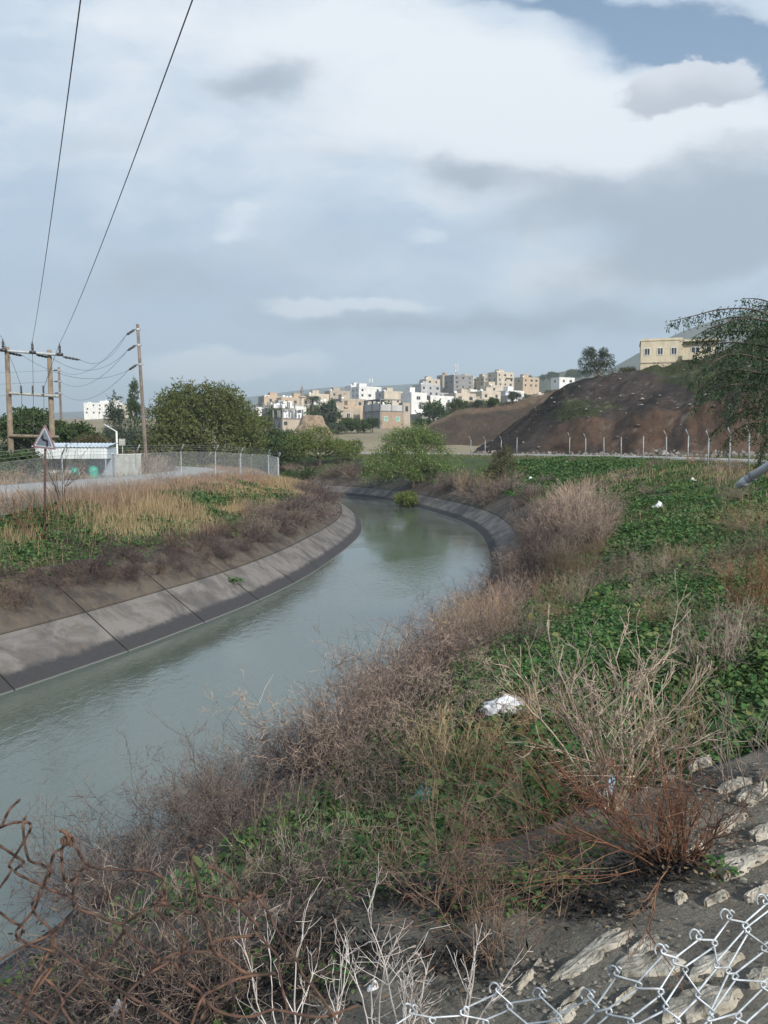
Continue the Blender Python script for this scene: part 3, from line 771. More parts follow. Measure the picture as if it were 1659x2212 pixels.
# --- named houses: u, d, width, depth, floors, colour, yaw, base v, label ...
NAMED = [
 (752, 238, 9.5, 9, 2, "tan", 24, 930, "two-storey tan house with a shaded grey flank directly left of the orange stone building", dict(side="grey", tanks=1, frame=True)),
 (720, 300, 13, 10, 2, "cream", 30, 905, "wide cream house stepped above the clay mound", dict(side="grey", tanks=2)),
 (765, 330, 14, 10, 2, "tan", 28, 896, "long tan house behind the orange stone building", dict(side="grey", tanks=1)),
 (640, 330, 15, 9, 2, "orange", 24, 893, "orange two-storey house near the small minaret", dict(tanks=3)),
 (597, 372, 14, 10, 2, "orange", 28, 887, "orange flat-roofed house rising behind the column stubs at the town's edge", dict(tanks=2, side="grey")),
 (690, 395, 13, 10, 2, "cream", 26, 880, "cream house at the skyline behind the palm", dict(tanks=1)),
 (735, 420, 14, 10, 2, "tan", 24, 872, "tan house at the skyline left of the thin lattice mast", dict(tanks=1)),
 (800, 440, 17, 12, 2, "white", 28, 862, "bright white villa under the thin lattice mast", dict(tanks=2)),
 (772, 470, 10, 10, 2, "white", 28, 858, "narrow white house beside the bright white villa", dict(tanks=1)),
 (850, 400, 13, 11, 2, "cream", 30, 874, "cream house with a lit front right of the white villa", dict(side="pale grey", tanks=1)),
 (905, 285, 8, 9, 3, "white", 30, 905, "tall white house just right of the orange stone building", dict(tanks=1, frame=True, balcony=True)),
 (955, 300, 13.5, 11, 2, "white", 32, 893, "white house with a long shaded grey flank and orange parapet on the town's right side", dict(side="grey", stair=False, frame=True)),
 (1005, 315, 12, 10, 2, "cream", 30, 886, "cream house with a lit front beside the white house with a grey flank", dict(tanks=1)),
 (1000, 520, 19, 13, 3, "grey", 30, 843, "big grey unfinished block on the hilltop below the tall antenna mast", dict(tanks=1, stair=False)),
 (1013, 545, 16, 10, 3, "cream", 30, 845, "sunlit cream top-storey block behind the big grey block", dict(tanks=1)),
 (965, 540, 9, 9, 3, "tan", 28, 842, "brown house at the left shoulder of the big grey block", dict()),
 (1090, 500, 16, 12, 3, "cream", 30, 838, "large cream house on the crest between the antenna mast and the spoil slope", dict(tanks=2, balcony=True)),
 (1060, 540, 15, 12, 2, "tan", 26, 836, "tan house on the crest left of the large cream house", dict(tanks=1)),
 (1145, 480, 15, 10, 2, "orange", 28, 840, "orange house on the crest nearest the spoil slope", dict(tanks=1)),
 (1040, 400, 17, 11, 1, "white", 30, 861, "long low white house in the middle of the upper slope", dict(stair=False, tanks=1)),
 (1080, 400, 15, 11, 2, "cream", 30, 862, "cream house with many windows below the crest", dict(tanks=1)),
 (930, 430, 15, 11, 2, "pale grey", 30, 858, "pale grey house on the mid slope above the white ones", dict(tanks=1)),
 (935, 520, 13, 10, 2, "cream", 28, 842, "cream sunlit house left of the brown one on the skyline", dict(tanks=1)),
 (1060, 330, 12, 10, 2, "cream", 30, 880, "cream house tucked behind the olive trees on the spoil mound", dict(tanks=1)),
 (1112, 360, 12, 10, 1, "white", 30, 862, "small white house behind the olive trees on the spoil mound", dict()),
 (935, 262, 11, 8, 1, "grey", 34, 918, "low grey block shed at the foot of the town right of the orange stone building", dict(stair=False)),
 (1222, 420, 12, 9, 1, "white", 24, 832, "tiny white house peeping over the dark spoil slope", dict(stair=False)),
 (225, 620, 34, 14, 3, "white", 18, 897, "long white apartment house far off behind the left tree belt", dict(tanks=2)),
 (262, 640, 26, 14, 2, "cream", 18, 893, "cream apartment house far off beside the long white one", dict(tanks=3)),
 (245, 690, 16, 12, 4, "white", 18, 897, "white stair-stepped block behind the far cream apartment house", dict(tanks=1)),
]
for u, d, w, dp, fl, c_, yw, vb, lab, kw in NAMED:
    house(u, d, w, dp, fl, c_, R(yw), lab, base=zv(vb, d), **kw)
# --- and the rest of the slope
LAND = [(590, "near the column stubs"), (655, "near the minaret"), (700, "behind the palm"), (760, "behind the tan houses"), (800, "near the thin mast"), (870, "by the white villa"),
        (930, "above the tall white house"), (990, "below the tall antenna mast"), (1060, "below the hilltop crest"), (1130, "towards the spoil slope")]
seen_lab = set()
for k in range(84):
    d = rng.choice([290, 320, 350, 385, 420, 455, 490, 520, 545, 560]) + rng.uniform(-12, 12)
    u = rng.uniform(570, 1200) if d < 480 else rng.uniform(570, 1240)
    c_ = rng.choice(["white", "cream", "cream", "tan", "grey", "pale grey", "orange", "white"])
    fl = rng.choice([1, 1, 2, 2, 2]); n_t = rng.choice([0, 1, 1, 2])
    lm = min(LAND, key=lambda q: abs(q[0] - u))[1]
    row = "lower" if d < 370 else ("middle" if d < 500 else "upper")
    size = rng.uniform(8, 13.6)
    lab = "%s %s %s house on the %s slope %s" % ("wide" if size > 11.4 else "narrow", c_, ("single-storey", "two-storey", "three-storey")[fl - 1], row, lm)
    if lab in seen_lab: lab = lab.replace(" house", " house %s tanks" % ("without" if n_t == 0 else "with"))
    if len(lab.replace('-', ' ').split()) > 16: lab = lab.replace('wide ', '').replace('narrow ', '')
    seen_lab.add(lab)
    house(u, d, size, rng.uniform(8, 12), fl, c_, R(rng.uniform(18, 38)), lab, tanks=n_t, side="grey" if rng.random() < .3 else None, stair=rng.random() < .6)
# --- masts and the minaret
def lattice_mast(u, d, vb, vt, r, label, panels):
    p = P(u, vb, d); H = zv(vt, d) - p.z
    h = empty("antenna_mast", p); tag(h, label, "antenna mast")
    mb = MB()
    c3 = [(r * math.cos(t), r * math.sin(t)) for t in (0.3, 2.39, 4.48)]
    for cx, cy in c3: mb.tube([(cx, cy, -3), (cx * .7, cy * .7, H)], .14, 4)
    n = 16
    for k in range(n):
        z0, z1 = H * k / n, H * (k + 1) / n
        for i in range(3):
            (ax, ay_), (bx, by) = c3[i], c3[(i + 1) % 3]; s0, s1 = 1 - .3 * k / n, 1 - .3 * (k + 1) / n
            mb.tube([(ax * s0, ay_ * s0, z0), (bx * s1, by * s1, z1)], .07, 4)
    mb.build("lattice", M_mast, h)
    for k in range(panels):
        t = k * 2.1
        MB().box((1.0 * math.cos(t), 1.0 * math.sin(t), H - 1.6 - (k // 3) * 3.2), (.45, .45, 2.4)).box((.5 * math.cos(t), .5 * math.sin(t), H - 1.6 - (k // 3) * 3.2), (.9 * abs(math.cos(t)) + .1, .9 * abs(math.sin(t)) + .1, .12)).build("antenna", M_wframe, h)
lattice_mast(985, 530, 838, 788, .9, "tall antenna mast with white panel antennas on the hilltop", 6)
lattice_mast(801, 445, 855, 818, .7, "thin lattice mast rising behind the bright white villa", 3)
mn = empty("minaret", P(653, 884, 300)); tag(mn, "small slender minaret with a pointed cap among the town houses", "minaret")
MB().lathe((0, 0, 0), [(.85, -6), (.85, 4.2)], 8).build("shaft", WALLS["cream"], mn)
MB().lathe((0, 0, 0), [(.85, 4.2), (1.35, 4.5), (1.35, 5.0), (1.2, 5.05)], 12).build("gallery", WALLS["tan"], mn)
MB().lathe((0, 0, 0), [(.6, 5.05), (.6, 6.8), (.75, 6.9), (.05, 9.2), (.05, 10.2)], 8).build("cap", M_gconc, mn)
# --- flat-topped clay mound in front of the town
def clay_mound():
    n, m_ = 64, 26; th = np.linspace(0, 2 * math.pi, n, endpoint=False); rows_ = []
    for k, t in enumerate(np.linspace(0, 1, m_)):
        prof_r = np.interp(t, [0, .15, .3, .8, .86, 1], [6.5, 3.9, 3.3, 2.7, 2.3, 0.0]); prof_z = np.interp(t, [0, .15, .3, .8, .86, 1], [-4, .5, 1.3, 3.9, 4.15, 4.3])
        nz = 1 + .30 * (fbm(np.cos(th) * 3 + 9, np.sin(th) * 3 + prof_z * .25, 44, 4) - .5)
        rows_.append(np.stack([prof_r * nz * np.cos(th) * 1.05, prof_r * nz * np.sin(th), prof_z + .5 * (fbm(th * 2, th * 0 + t * 5, 45, 3) - .5) * (t < .9)], 1))
    F = grid_faces(n, m_); i = np.arange(m_ - 1) * n
    F = np.concatenate([F, np.stack([i + n - 1, i, i + n, i + 2 * n - 1], 1)])
    m2 = mat_noise("eroded_clay", (.20, .145, .10), (.36, .27, .19), 0.8, .95, .8, .3, c3=(.12, .09, .065), scale2=.5)
    o = obj_np("clay_mound", np.stack(rows_, 0), [F], m2, smooth=True); o.location = P(675, 927, 185); o.scale = (.92, .92, .78)
    tag(o, "flat-topped eroded clay mound left standing in front of the town", "clay mound")
clay_mound()
# --- villa on the right hilltop
def hill_house():
    d = 140; p = P(1383, 803, d); yaw = R(-17)
    h = empty("hilltop_house", p, yaw); tag(h, "cream two-storey house on top of the excavated hillside", "house")
    cm = wall_mat("pale_yellow_render", (.60, .52, .38))
    w = 7.0
    MB().box((w / 2, 4, 1.2), (w, 8, 8.4)).box((w / 2, .1, 5.6), (w, .2, .4)).build("wall", cm, h)
    MB().box((w / 2, -.06, 1.55), (w + .1, .12, .18)).build("string_course", WALLS["tan"], h)
    MB().box((w + 2.7, 4.4, 1.0), (5.4, 7, 8.0)).build("wing", cm, h)
    MB().box((w + 2.9, 3.2, 5.25), (6.6, 6.6, .35)).box((w / 2, 4, 5.47), (w + .3, 8.2, .16)).build("roof_slab", cm, h)
    MB().box((w + 1.9, .2, 1.9), (3.8, 1.6, .2)).box((w + 1.9, -.55, 2.5), (3.8, .14, 1.1)).box((w + 3.75, .15, 2.5), (.14, 1.3, 1.1)).build("balcony", cm, h)
    for xx in (1.1, 3.3, 5.6): window_part(h, xx, 0, 3.5, .9, 1.2, 0, None, True)
    window_part(h, w + 2.2, .9, 3.4, 1.4, 1.5, 0, None, True)
    window_part(h, w + 4.4, .9, 3.6, .8, 1.1, 0, None, True)
    for xx in (1.4, 4.6): window_part(h, xx, 0, .3, .9, .9, 0)
hill_house()
# ------------------------------------------------------------------ poles, wires, sign, pump shelter on the left bank
M_pole = mat_noise("weathered_pole_wood", (.15, .115, .08), (.23, .18, .13), 2.0, .9, .4, .01, c3=(.11, .085, .065), scale2=1.0)
M_poledk = mat_noise("dark_pole_wood", (.13, .10, .08), (.20, .16, .13), 2.0, .9, .4, .01)
M_steel = mat_noise("galvanised_steel", (.36, .38, .39), (.52, .53, .54), 5.0, .5, .15, .002, 0.3)
M_xarm = mat_noise("grey_crossarm", (.25, .25, .23), (.38, .38, .35), 3.0, .7, .2, .004)
M_dark = mat_noise("dark_insulator", (.025, .022, .022), (.06, .05, .05), 6.0, .4, 0)
M_wire = mat_plain("overhead_wire", (.05, .05, .055), .6)
M_rust = mat_noise("rusted_iron", (.050, .028, .021), (.11, .060, .042), 30.0, .9, .4, .002, c3=(.16, .085, .05), scale2=14.0)
M_white = mat_plain("white_paint", (.70, .71, .70), .5)
M_fascia = mat_noise("white_corrugated_sheet", (.50, .55, .55), (.62, .66, .66), 1.2, .5, .1, .004)
M_roofsh = mat_noise("blue_grey_roof_sheet", (.40, .48, .56), (.55, .62, .68), .8, .4, .1, .004)
M_green = mat_plain("turquoise_plastic", (.03, .36, .27), .45)
M_cab = mat_plain("blue_grey_cabinet", (.30, .35, .40), .5)
M_block = mat_noise("whitewashed_block", (.30, .31, .29), (.46, .47, .44), 2.0, .9, .3, .01)

# H-frame of two poles
dH = 60.0
pL, pR = P(26, 1026, 59.5), P(116, 1024.5, dH)
pL.z = gz(pL.x, pL.y); pR.z = gz(pR.x, pR.y)
hf = empty("twin_utility_pole", ((pL.x + pR.x) / 2, dH - .25, 3.35))
tag(hf, "tall two-pole wooden H-frame carrying a steel crossbar behind the triangular road sign", "utility pole")
def toL(o, p): return Vector(p) - o.location
tops = []
for p_, vt in ((pL, 755), (pR, 760)):
    zt = zv(vt, dH); a_ = toL(hf, p_)
    MB().tube([a_ - Vector((0, 0, 1)), a_, (a_.x, a_.y, zt - hf.location.z)], [.24, .235, .165], 14).build("pole", M_pole, hf, True)
xL, xR = P(2, 757, 59.3), P(136, 767, dH - .25)
MB().tube([toL(hf, xL), toL(hf, xR)], .10, 8).build("crossbar", M_steel, hf)
INS = []
for t in (0.06, 0.53, 0.97):
    q = toL(hf, xL).lerp(toL(hf, xR), t)
    mb = MB().lathe(q + Vector((0, -.22, -.1)), [(.02, 0), (.24, .02), (.26, .1), (.24, .2), (.09, .24), (.07, .36), (.1, .38), (.1, .46), (.07, .48), (.1, .54), (.07, .6), (.1, .66), (.05, .8), (.03, .95)], 10)
    mb.build("insulator", M_dark, hf, True)
    INS.append(hf.location + q + Vector((0, -.22, .82)))
STR = []
for t, dx in ((0.09, .55), (0.55, .6), (0.985, .75)):
    q = toL(hf, xL).lerp(toL(hf, xR), t) + Vector((0, .12, -.12)); e_ = q + Vector((dx + .45, .35, -.2))
    pts = [q.lerp(e_, k / 10) for k in range(11)]
    MB().tube(pts, [.03, .06, .11, .06, .11, .06, .11, .06, .11, .05, .03], 8).build("strain_insulator", M_dark, hf, True)
    STR.append(hf.location + e_)
for v0, v1, m_, rr in ((849, 856, M_xarm, .11), (941, 944, M_pole, .12)):
    a_, b_ = P(20, v0, 59.2), P(127, v1, dH - .3)
    MB().tube([toL(hf, a_), toL(hf, b_)], rr, 8).build("crossarm", m_, hf)
for u in (47, 72, 95):
    a_ = P(u, 843, 59.3); mb = MB()
    mb.tube([toL(hf, a_) + Vector((0, -.1, .35 - .07 * k)) for k in range(9)], [.03, .09, .05, .09, .05, .09, .05, .09, .04], 8)
    mb.build("cutout_fuse", M_dark, hf, True)
    MB().tube([toL(hf, P(u, 848, 59.2)), toL(hf, P(u, 945, 59.2))], .018, 5).build("drop_wire", M_wire, hf)
for i, u in enumerate((47, 72, 95)):
    p0 = INS[i] - hf.location; p1 = toL(hf, P(u, 838, 59.2)); mid = (p0 + p1) / 2 + Vector((.15 * (1 - i), 0, -.3))
    MB().tube([p0, mid, p1], .018, 5).build("jumper_wire", M_wire, hf)

# single poles
def leaning_pole(bu, bv, tu, tv, d, r0, r1, label, arms, guy=None):
    b_ = P(bu, bv, d); b_.z = gz(b_.x, d) - .1; t_ = P(tu, tv, d)
    o = empty("utility_pole", b_); tag(o, label, "utility pole")
    L_ = t_ - b_
    MB().tube([Vector((0, 0, -1)), Vector((0, 0, 0)), L_], [r0, r0, r1], 12).build("pole", M_poledk, o, True)
    ends = []
    for f_, sx in arms:
        q = L_ * f_
        MB().tube([q + Vector((-r0 * 1.4, 0, 0)), q + Vector((r0 * 1.7, 0, 0))], .07, 6).tube([q + Vector((0, 0, -.09)), q + Vector((0, 0, .09))], r1 * 1.35, 12).build("bracket", M_steel, o)
        e_ = q + Vector((sx * 1.0, -.2, -.55 if abs(sx) > .8 else -.05)); st = q + Vector((sx * .25, 0, 0))
        MB().tube([st.lerp(e_, k / 8) for k in range(9)], [.03, .07, .13, .07, .13, .07, .13, .06, .03], 8).build("insulator", M_dark, o, True)
        ends.append(o.location + e_)
    return o, ends
pole1, E1 = leaning_pole(317, 1016, 297, 700, 70, .17, .135, "tall dark pole leaning left beside the big round tree", [(.965, -1), (.86, -1), (.73, -1)])
pole2, E2 = leaning_pole(137, 1000, 127, 793, 110, .19, .15, "slim distant pole rising from the trees right of the H-frame", [(.97, -.7), (.86, -.7), (.745, -.7), (.46, .5)])
def wire(label, a_, b_, sag, r=.016, n=28, group=None):
    a_, b_ = Vector(a_), Vector(b_)
    pts = [a_.lerp(b_, k / n) - Vector((0, 0, 4 * sag * (k / n) * (1 - k / n))) for k in range(n + 1)]
    o = MB().tube(pts, r, 5).build("overhead_wire", M_wire)
    return tag(o, label, "wire", group)
# long span over the canal and over the viewer's head
far = Vector((30.5, -58.0, 19.6))
for i, (lab) in enumerate(("overhead wire from the H-frame's left insulator, leaving through the picture's left edge", "overhead wire rising from the H-frame's middle insulator to the top edge", "overhead wire rising from the H-frame's right insulator, the rightmost wire at the top edge")):
    st = INS[i]
    wire(lab, st, st + Vector((53.75 if i else 46.0, -112.6, 7.2)), 2.4, .014)
for i, (lab) in enumerate(("topmost sagging wire between the H-frame and the leaning pole", "middle sagging wire between the H-frame and the leaning pole", "lowest sagging wire between the H-frame and the leaning pole")):
    wire(lab, STR[2 - i], E1[i], (1.1, 1.3, 1.2)[i], .014)
for i, (lab) in enumerate(("upper wire dipping from the leaning pole to the slim distant pole", "middle wire dipping from the leaning pole to the slim distant pole", "lower wire dipping from the leaning pole to the slim distant pole")):
    wire(lab, E1[i], E2[i] + Vector((.9, 0, 0)), 1.7, .016)
    wire(lab.replace("dipping from the leaning pole to", "running left out of the picture from"), E2[i], E2[i] + Vector((-70, -6, -1.0)), .8, .016)
gtop = P(303, 775, 69.6); gb = P(324, 1000, 69); gb.z = gz(gb.x, gb.y)
wire("thin guy wire bracing the leaning pole on its right side", gtop, gb, 0.0, .014, 4)

# road sign: double bend warning triangle
sp_ = P(93, 1095, 26); sp_.z = gz(sp_.x, sp_.y)
sg = empty("road_sign", sp_); tag(sg, "triangular double-bend road sign with a bent black arrow on a rusty post", "road sign")
tip = P(99, 912, 26); ctr = P(98, 950, 26)
MB().tube([(0, 0, -.4), toL(sg, P(98, 945, 26.02))], .038, 10).build("post", mat_noise("rusty_post", (.06, .03, .025), (.11, .05, .04), 8, .8, .2, .003), sg, True)
M_face = mat_noise("shaded_sign_face", (.115, .135, .165), (.155, .175, .21), 5, .45, 0)  # sign front in shadow: the darkness is put into the face colour
M_border = mat_noise("faded_sign_border", (.36, .39, .42), (.46, .49, .52), 6, .5, 0)
M_red = mat_noise("faded_red_rim", (.20, .12, .14), (.26, .17, .19), 5, .5, 0, c3=(.20, .06, .05), scale2=2.5)
M_ink = mat_plain("sign_black", (.012, .012, .014), .5)
def rounded(poly, r, n=5):
    out = []; k = len(poly)
    for i in range(k):
        p0, p1, p2 = [Vector(poly[j % k]) for j in (i - 1, i, i + 1)]
        a_, b_ = (p0 - p1).normalized(), (p2 - p1).normalized()
        s_, e_ = p1 + a_ * r, p1 + b_ * r
        for t in np.linspace(0, 1, n): out.append(tuple(s_.lerp(p1, t).lerp(p1.lerp(e_, t), t)))
    return out
Ms = Matrix.Translation(toL(sg, ctr) + Vector((0, -.06, 0))) @ Matrix.Rotation(R(-14), 4, 'Z') @ Matrix.Rotation(R(5), 4, 'Y')
tri = lambda s_: [(-.47 * s_, -.30 * s_), (.47 * s_, -.30 * s_), (0, .54 * s_)]
off = lambda dz, dy: Ms @ Matrix.Translation((0, dy, dz))
MB().prism(rounded(tri(1.0), .09), .025, Ms).build("rim", M_red, sg)
MB().prism(rounded(tri(.80), .05), .006, off(0, -.0165)).build("border", M_border, sg)
MB().prism(rounded(tri(.66), .035), .006, off(0, -.0235)).build("face", M_face, sg)
arrow = [(.02 + x * .9, -.035 + z * .95) for x, z in [(.155, -.19), (.155, .0), (.11, .045), (-.045, .075), (-.045, .12), (-.065, .24), (-.16, .07), (-.115, .07), (-.115, .03), (-.075, -.005), (.075, -.03), (.085, -.05), (.085, -.19)]]
MB().prism(arrow, .006, off(0, -.0305)).build("arrow", M_ink, sg)

# pump shelter
dS = 50.0
s0 = P(78, 1040, 49); yawS = R(10)
sh = empty("pump_shelter", (s0.x, s0.y, gz(s0.x, s0.y)), yawS); tag(sh, "open shelter with white corrugated fascia and a blue-grey sheet roof on thin posts", "shelter")
wS, dpS, zT, zB = 4.35, 3.4, zv(966, 49) - sh.location.z, zv(991, 49) - sh.location.z
mb = MB(); n = 22
for k in range(n):                     # ribbed fascia sheets, front and left flank
    mb.box((wS * (k + .5) / n, 0, (zT + zB) / 2), (wS / n - .035, .05, zT - zB))
mb.box((wS / 2, .035, (zT + zB) / 2), (wS, .02, zT - zB))
mb.build("fascia", M_fascia, sh)
mb = MB(); n = 16
for k in range(n): mb.box((.0, .06 + dpS * (k + .5) / n, (zT + zB) / 2), (.05, dpS / n - .035, zT - zB))
mb.box((.03, .06 + dpS / 2, (zT + zB) / 2), (.02, dpS, zT - zB))
mb.box((wS, .06 + dpS / 2, (zT + zB) / 2), (.05, dpS, zT - zB)).build("side_fascia", mat_noise("shaded_white_sheet", (.42, .50, .58), (.54, .60, .66), 1, .5, .1, .004), sh)  # flank shade put into a bluer copy of the white sheet
mb = MB(); n = 40; V = []
for k in range(n + 1):
    x = -.15 + (wS + .3) * k / n; zz = .03 * math.cos(k * math.pi)
    V += [(x, -.12, zT + .05 + zz), (x, dpS + .2, zT + .28 + zz), (x, dpS + .2, zT + .24 + zz), (x, -.12, zT + .01 + zz)]
i4 = (np.arange(n) * 4)[:, None]
mb.add(V, [i4 + np.array([[0, 4, 5, 1]]), i4 + np.array([[2, 6, 7, 3]]), i4 + np.array([[1, 5, 6, 2]]), i4 + np.array([[3, 7, 4, 0]])])
mb.build("roof", M_roofsh, sh)
for x, y in ((.1, .1), (wS - .1, .1), (.1, dpS - .1), (wS - .1, dpS - .1), (wS * .77, dpS * .5)):
    MB().tube([(x, y, -.3), (x, y, zB + .1)], .045, 8).build("post", M_cab, sh)
def at_s(x, y, z=0): q = local((sh.location.x, sh.location.y), yawS, x, y); return (q[0], q[1], gz(*q) + z)
cb = empty("utility_cabinet", at_s(2.9, 1.6), yawS); tag(cb, "blue-grey steel cabinet under the shelter behind the turquoise barrel", "cabinet")
MB().box((.65, .4, .85), (1.7, .8, 1.7)).build("body", M_cab, cb); MB().box((.65, .4, 1.73), (1.8, .9, .06)).build("top", M_white, cb)
MB().box((.25, -.012, .85), (.75, .025, 1.5)).build("door", M_cab, cb); MB().box((1.06, -.012, .85), (.75, .025, 1.5)).build("door", M_cab, cb)
def barrel(x, y, s_, label):
    b_ = empty("barrel", at_s(x, y)); b_.scale = (s_, s_, s_); tag(b_, label, "barrel", "turquoise barrels at the shelter")
    MB().lathe((0, 0, 0), [(.30, 0), (.31, .05), (.33, .35), (.31, .4), (.33, .45), (.33, .8), (.28, .95)], 18).build("body", M_green, b_, True)
    MB().lathe((0, 0, .95), [(.29, 0), (.29, .05), (.1, .07), (.08, .12), (.01, .12)], 18).build("lid", M_green, b_, True)
barrel(3.35, .75, .92, "larger turquoise barrel in front of the blue-grey cabinet")
barrel(2.15, .9, .78, "smaller turquoise barrel left of the cabinet, behind the fence post")
pu = empty("pump_set", at_s(.45, .7), yawS); tag(pu, "dark engine pump standing on a whitewashed block plinth under the shelter", "pump")
MB().box((.55, .4, .18), (2.0, 1.2, .9)).build("plinth", M_block, pu)
mb = MB().box((.6, .4, 1.0), (.9, .6, .62)).box((.5, .4, 1.4), (.4, .4, .25)); mb.build("engine", M_dark, pu)
MB().tube([(-.25, .4, .95), (.15, .4, .95)], .24, 14).build("pump_body", M_cab, pu, True)
MB().tube([(.8, .3, 1.3), (.8, .3, 1.75), (.9, .3, 1.85)], .05, 8).build("exhaust", M_rust, pu, True)
MB().tube([(1.1, .4, .9), (1.6, .4, .9), (1.9, .4, .6), (1.9, .4, .1)], .09, 10).build("pipe", M_white, pu, True)
def block_pillar(x, y, label):
    o = empty("block_pillar", at_s(x, y), yawS); tag(o, label, "pillar", "whitewashed pillars before the pump")
    MB().box((0, 0, .3), (.34, .34, .9)).build("shaft", M_block, o); MB().box((0, 0, .79), (.44, .44, .08)).build("cap", M_block, o)
block_pillar(-.35, -.6, "whitewashed block pillar left of the shelter's corner post"); block_pillar(.3, -.7, "whitewashed block pillar right of the shelter's corner post")
lw_a, lw_b = P(212, 1003, 53), P(268, 1000, 55)
lwall = empty("low_wall", (lw_a.x, lw_a.y, gz(lw_a.x, lw_a.y)), math.atan2(lw_b.y - lw_a.y, lw_b.x - lw_a.x)); tag(lwall, "low whitewashed rough wall running right from the shelter", "wall")
L_ = (lw_b - lw_a).length + 1.5
MB().box((L_ / 2, 0, .6), (L_, .22, 1.9)).build("wall", M_block, lwall); MB().box((L_ / 2, 0, 1.58), (L_ + .06, .3, .07)).build("coping", M_white, lwall)

# street lamp and box sign further back
lp = P(254, 1013, 74); lp.z = gz(lp.x, lp.y)
lamp = empty("street_lamp", lp); tag(lamp, "white street lamp with a short angled arm before the dark trees", "street lamp")
zt = zv(932, 74) - lp.z
MB().tube([(0, 0, -.3), (0, 0, 1.2), (0, 0, zt)], [.11, .10, .085], 10).build("pole", M_white, lamp, True)
MB().tube([(0, 0, zt - .03), (-.25, 0, zt + .12), (-.7, 0, zt + .38)], .05, 8).build("arm", M_white, lamp, True)
MB().tube([(-.62, 0, zt + .34), (-.75, 0, zt + .41), (-1.1, 0, zt + .58), (-1.25, 0, zt + .64)], [.05, .1, .11, .04], 8).build("lamp_head", M_steel, lamp, True)
bx = P(266, 1012, 70); bx.z = gz(bx.x, bx.y)
bs = empty("box_sign", bx); tag(bs, "small pale grey square sign on a thin post right of the street lamp", "sign")
MB().tube([(0, 0, -.2), (0, 0, 2.3)], .04, 8).build("post", M_steel, bs); MB().box((0, -.06, 2.55), (.55, .06, .6)).build("panel", M_xarm, bs); MB().box((0, -.095, 2.72), (.5, .02, .05)).build("trim", M_white, bs)
# ------------------------------------------------------------------ trees
def leaf_quads(p, d, L, Wd, rg):
    """diamond leaves: base p, direction d, length L, width Wd"""
    n = len(p); d = unit(d); s_ = unit(np.cross(d, rg.normal(size=(n, 3))))
    L = np.broadcast_to(L, n)[:, None]; Wd = np.broadcast_to(Wd, n)[:, None]
    V = np.stack([p, p + d * L * .45 + s_ * Wd * .5, p + d * L, p + d * L * .45 - s_ * Wd * .5], 1).reshape(-1, 3)
    return V, np.arange(4 * n).reshape(-1, 4)
def crown_points(lobes, n, rg, shell=0.35):
    L = np.array(lobes, float); w = (L[:, 3] * L[:, 4] * L[:, 5]) ** (2 / 3); k = rg.choice(len(L), n, p=w / w.sum())
    d = unit(rg.normal(size=(n, 3))); d[:, 2] = np.where(d[:, 2] < -.55, -d[:, 2], d[:, 2])
    r = (shell + (1 - shell) * rg.random(n) ** .55)[:, None]
    lump = 1 + .34 * (fbm(d[:, 0] * 2.6 + k * 7, d[:, 1] * 2.6 + d[:, 2] * 3.1, 5, 3) - .5)[:, None] * 1.6
    p = L[k, :3] + d * r * lump * L[k, 3:]
    hole = fbm(p[:, 0] * .55 + p[:, 2] * .3, p[:, 1] * .55 + p[:, 2] * .6, 8, 3)
    keep = hole > np.quantile(hole, .22)
    return p[keep], d[keep]
def crown_mesh(name, lobes, n, m_, leaf, spray, droop, mat, seed, shell=.35, wide=.42):
    rg = np.random.default_rng(seed); p, d = crown_points(lobes, n, rg, shell); n = len(p)
    sdir = unit(d * .7 + rg.normal(size=(n, 3)) * .55 + np.array([0, 0, -droop]))
    Vs, Fs, k = [], [], 0
    for j in range(m_):
        t = (j + rg.random(n)) / m_
        q = p + sdir * (t * spray)[:, None] + np.array([0, 0, -1.]) * (droop * spray * .35 * t * t)[:, None]
        V, F = leaf_quads(q, sdir * .6 + rg.normal(size=(n, 3)) * .6 + np.array([0, 0, -droop * .5]), leaf * rg.uniform(.6, 1.25, n), leaf * wide * rg.uniform(.6, 1.2, n), rg)
        Vs.append(V); Fs.append(F + k); k += len(V)
    return mesh_np(name, np.concatenate(Vs), Fs, mat)
def limb_mesh(name, lobes, rad, mat, seed, fork=(0, 0, .8), sub=5, lean=(0, 0)):
    rg = random.Random(seed); mb = MB(); f = Vector(fork)
    mb.tube([(0, 0, -.5), (0, 0, 0), f * .5 + Vector((rg.uniform(-.08, .08), rg.uniform(-.08, .08), 0)), f], [rad * 1.35, rad * 1.15, rad, rad * .9], 9)
    for (cx, cy, cz, rx, ry, rz) in lobes:
        c_ = Vector((cx, cy, cz)); mid = f.lerp(c_, .5) + Vector((rg.uniform(-.3, .3), rg.uniform(-.3, .3), .12 * (c_ - f).length))
        pts = [f.lerp(mid, t).lerp(mid.lerp(c_, t), t) for t in np.linspace(0, 1, 7)]
        mb.tube(pts, np.linspace(rad * .62, rad * .2, 7), 6)
        for k in range(sub):
            t = rg.uniform(.45, 1); b_ = f.lerp(mid, t).lerp(mid.lerp(c_, t), t)
            e_ = c_ + Vector((rg.uniform(-1, 1) * rx * .8, rg.uniform(-1, 1) * ry * .8, rg.uniform(-.3, .9) * rz * .8))
            mb.tube([b_, b_.lerp(e_, .5) + Vector((0, 0, .1 * rz)), e_], [rad * .22, rad * .14, rad * .06], 5)
    return mesh_np(name, np.concatenate(mb.V), mb.F, mat, True)
M_bark = mat_noise("bark", (.06, .045, .035), (.12, .095, .075), 5.0, .95, .6, .03)
ML_olive = mat_leaf("foliage_olive", [(.060, .080, .026), (.105, .122, .038), (.155, .162, .058), (.085, .108, .030)])
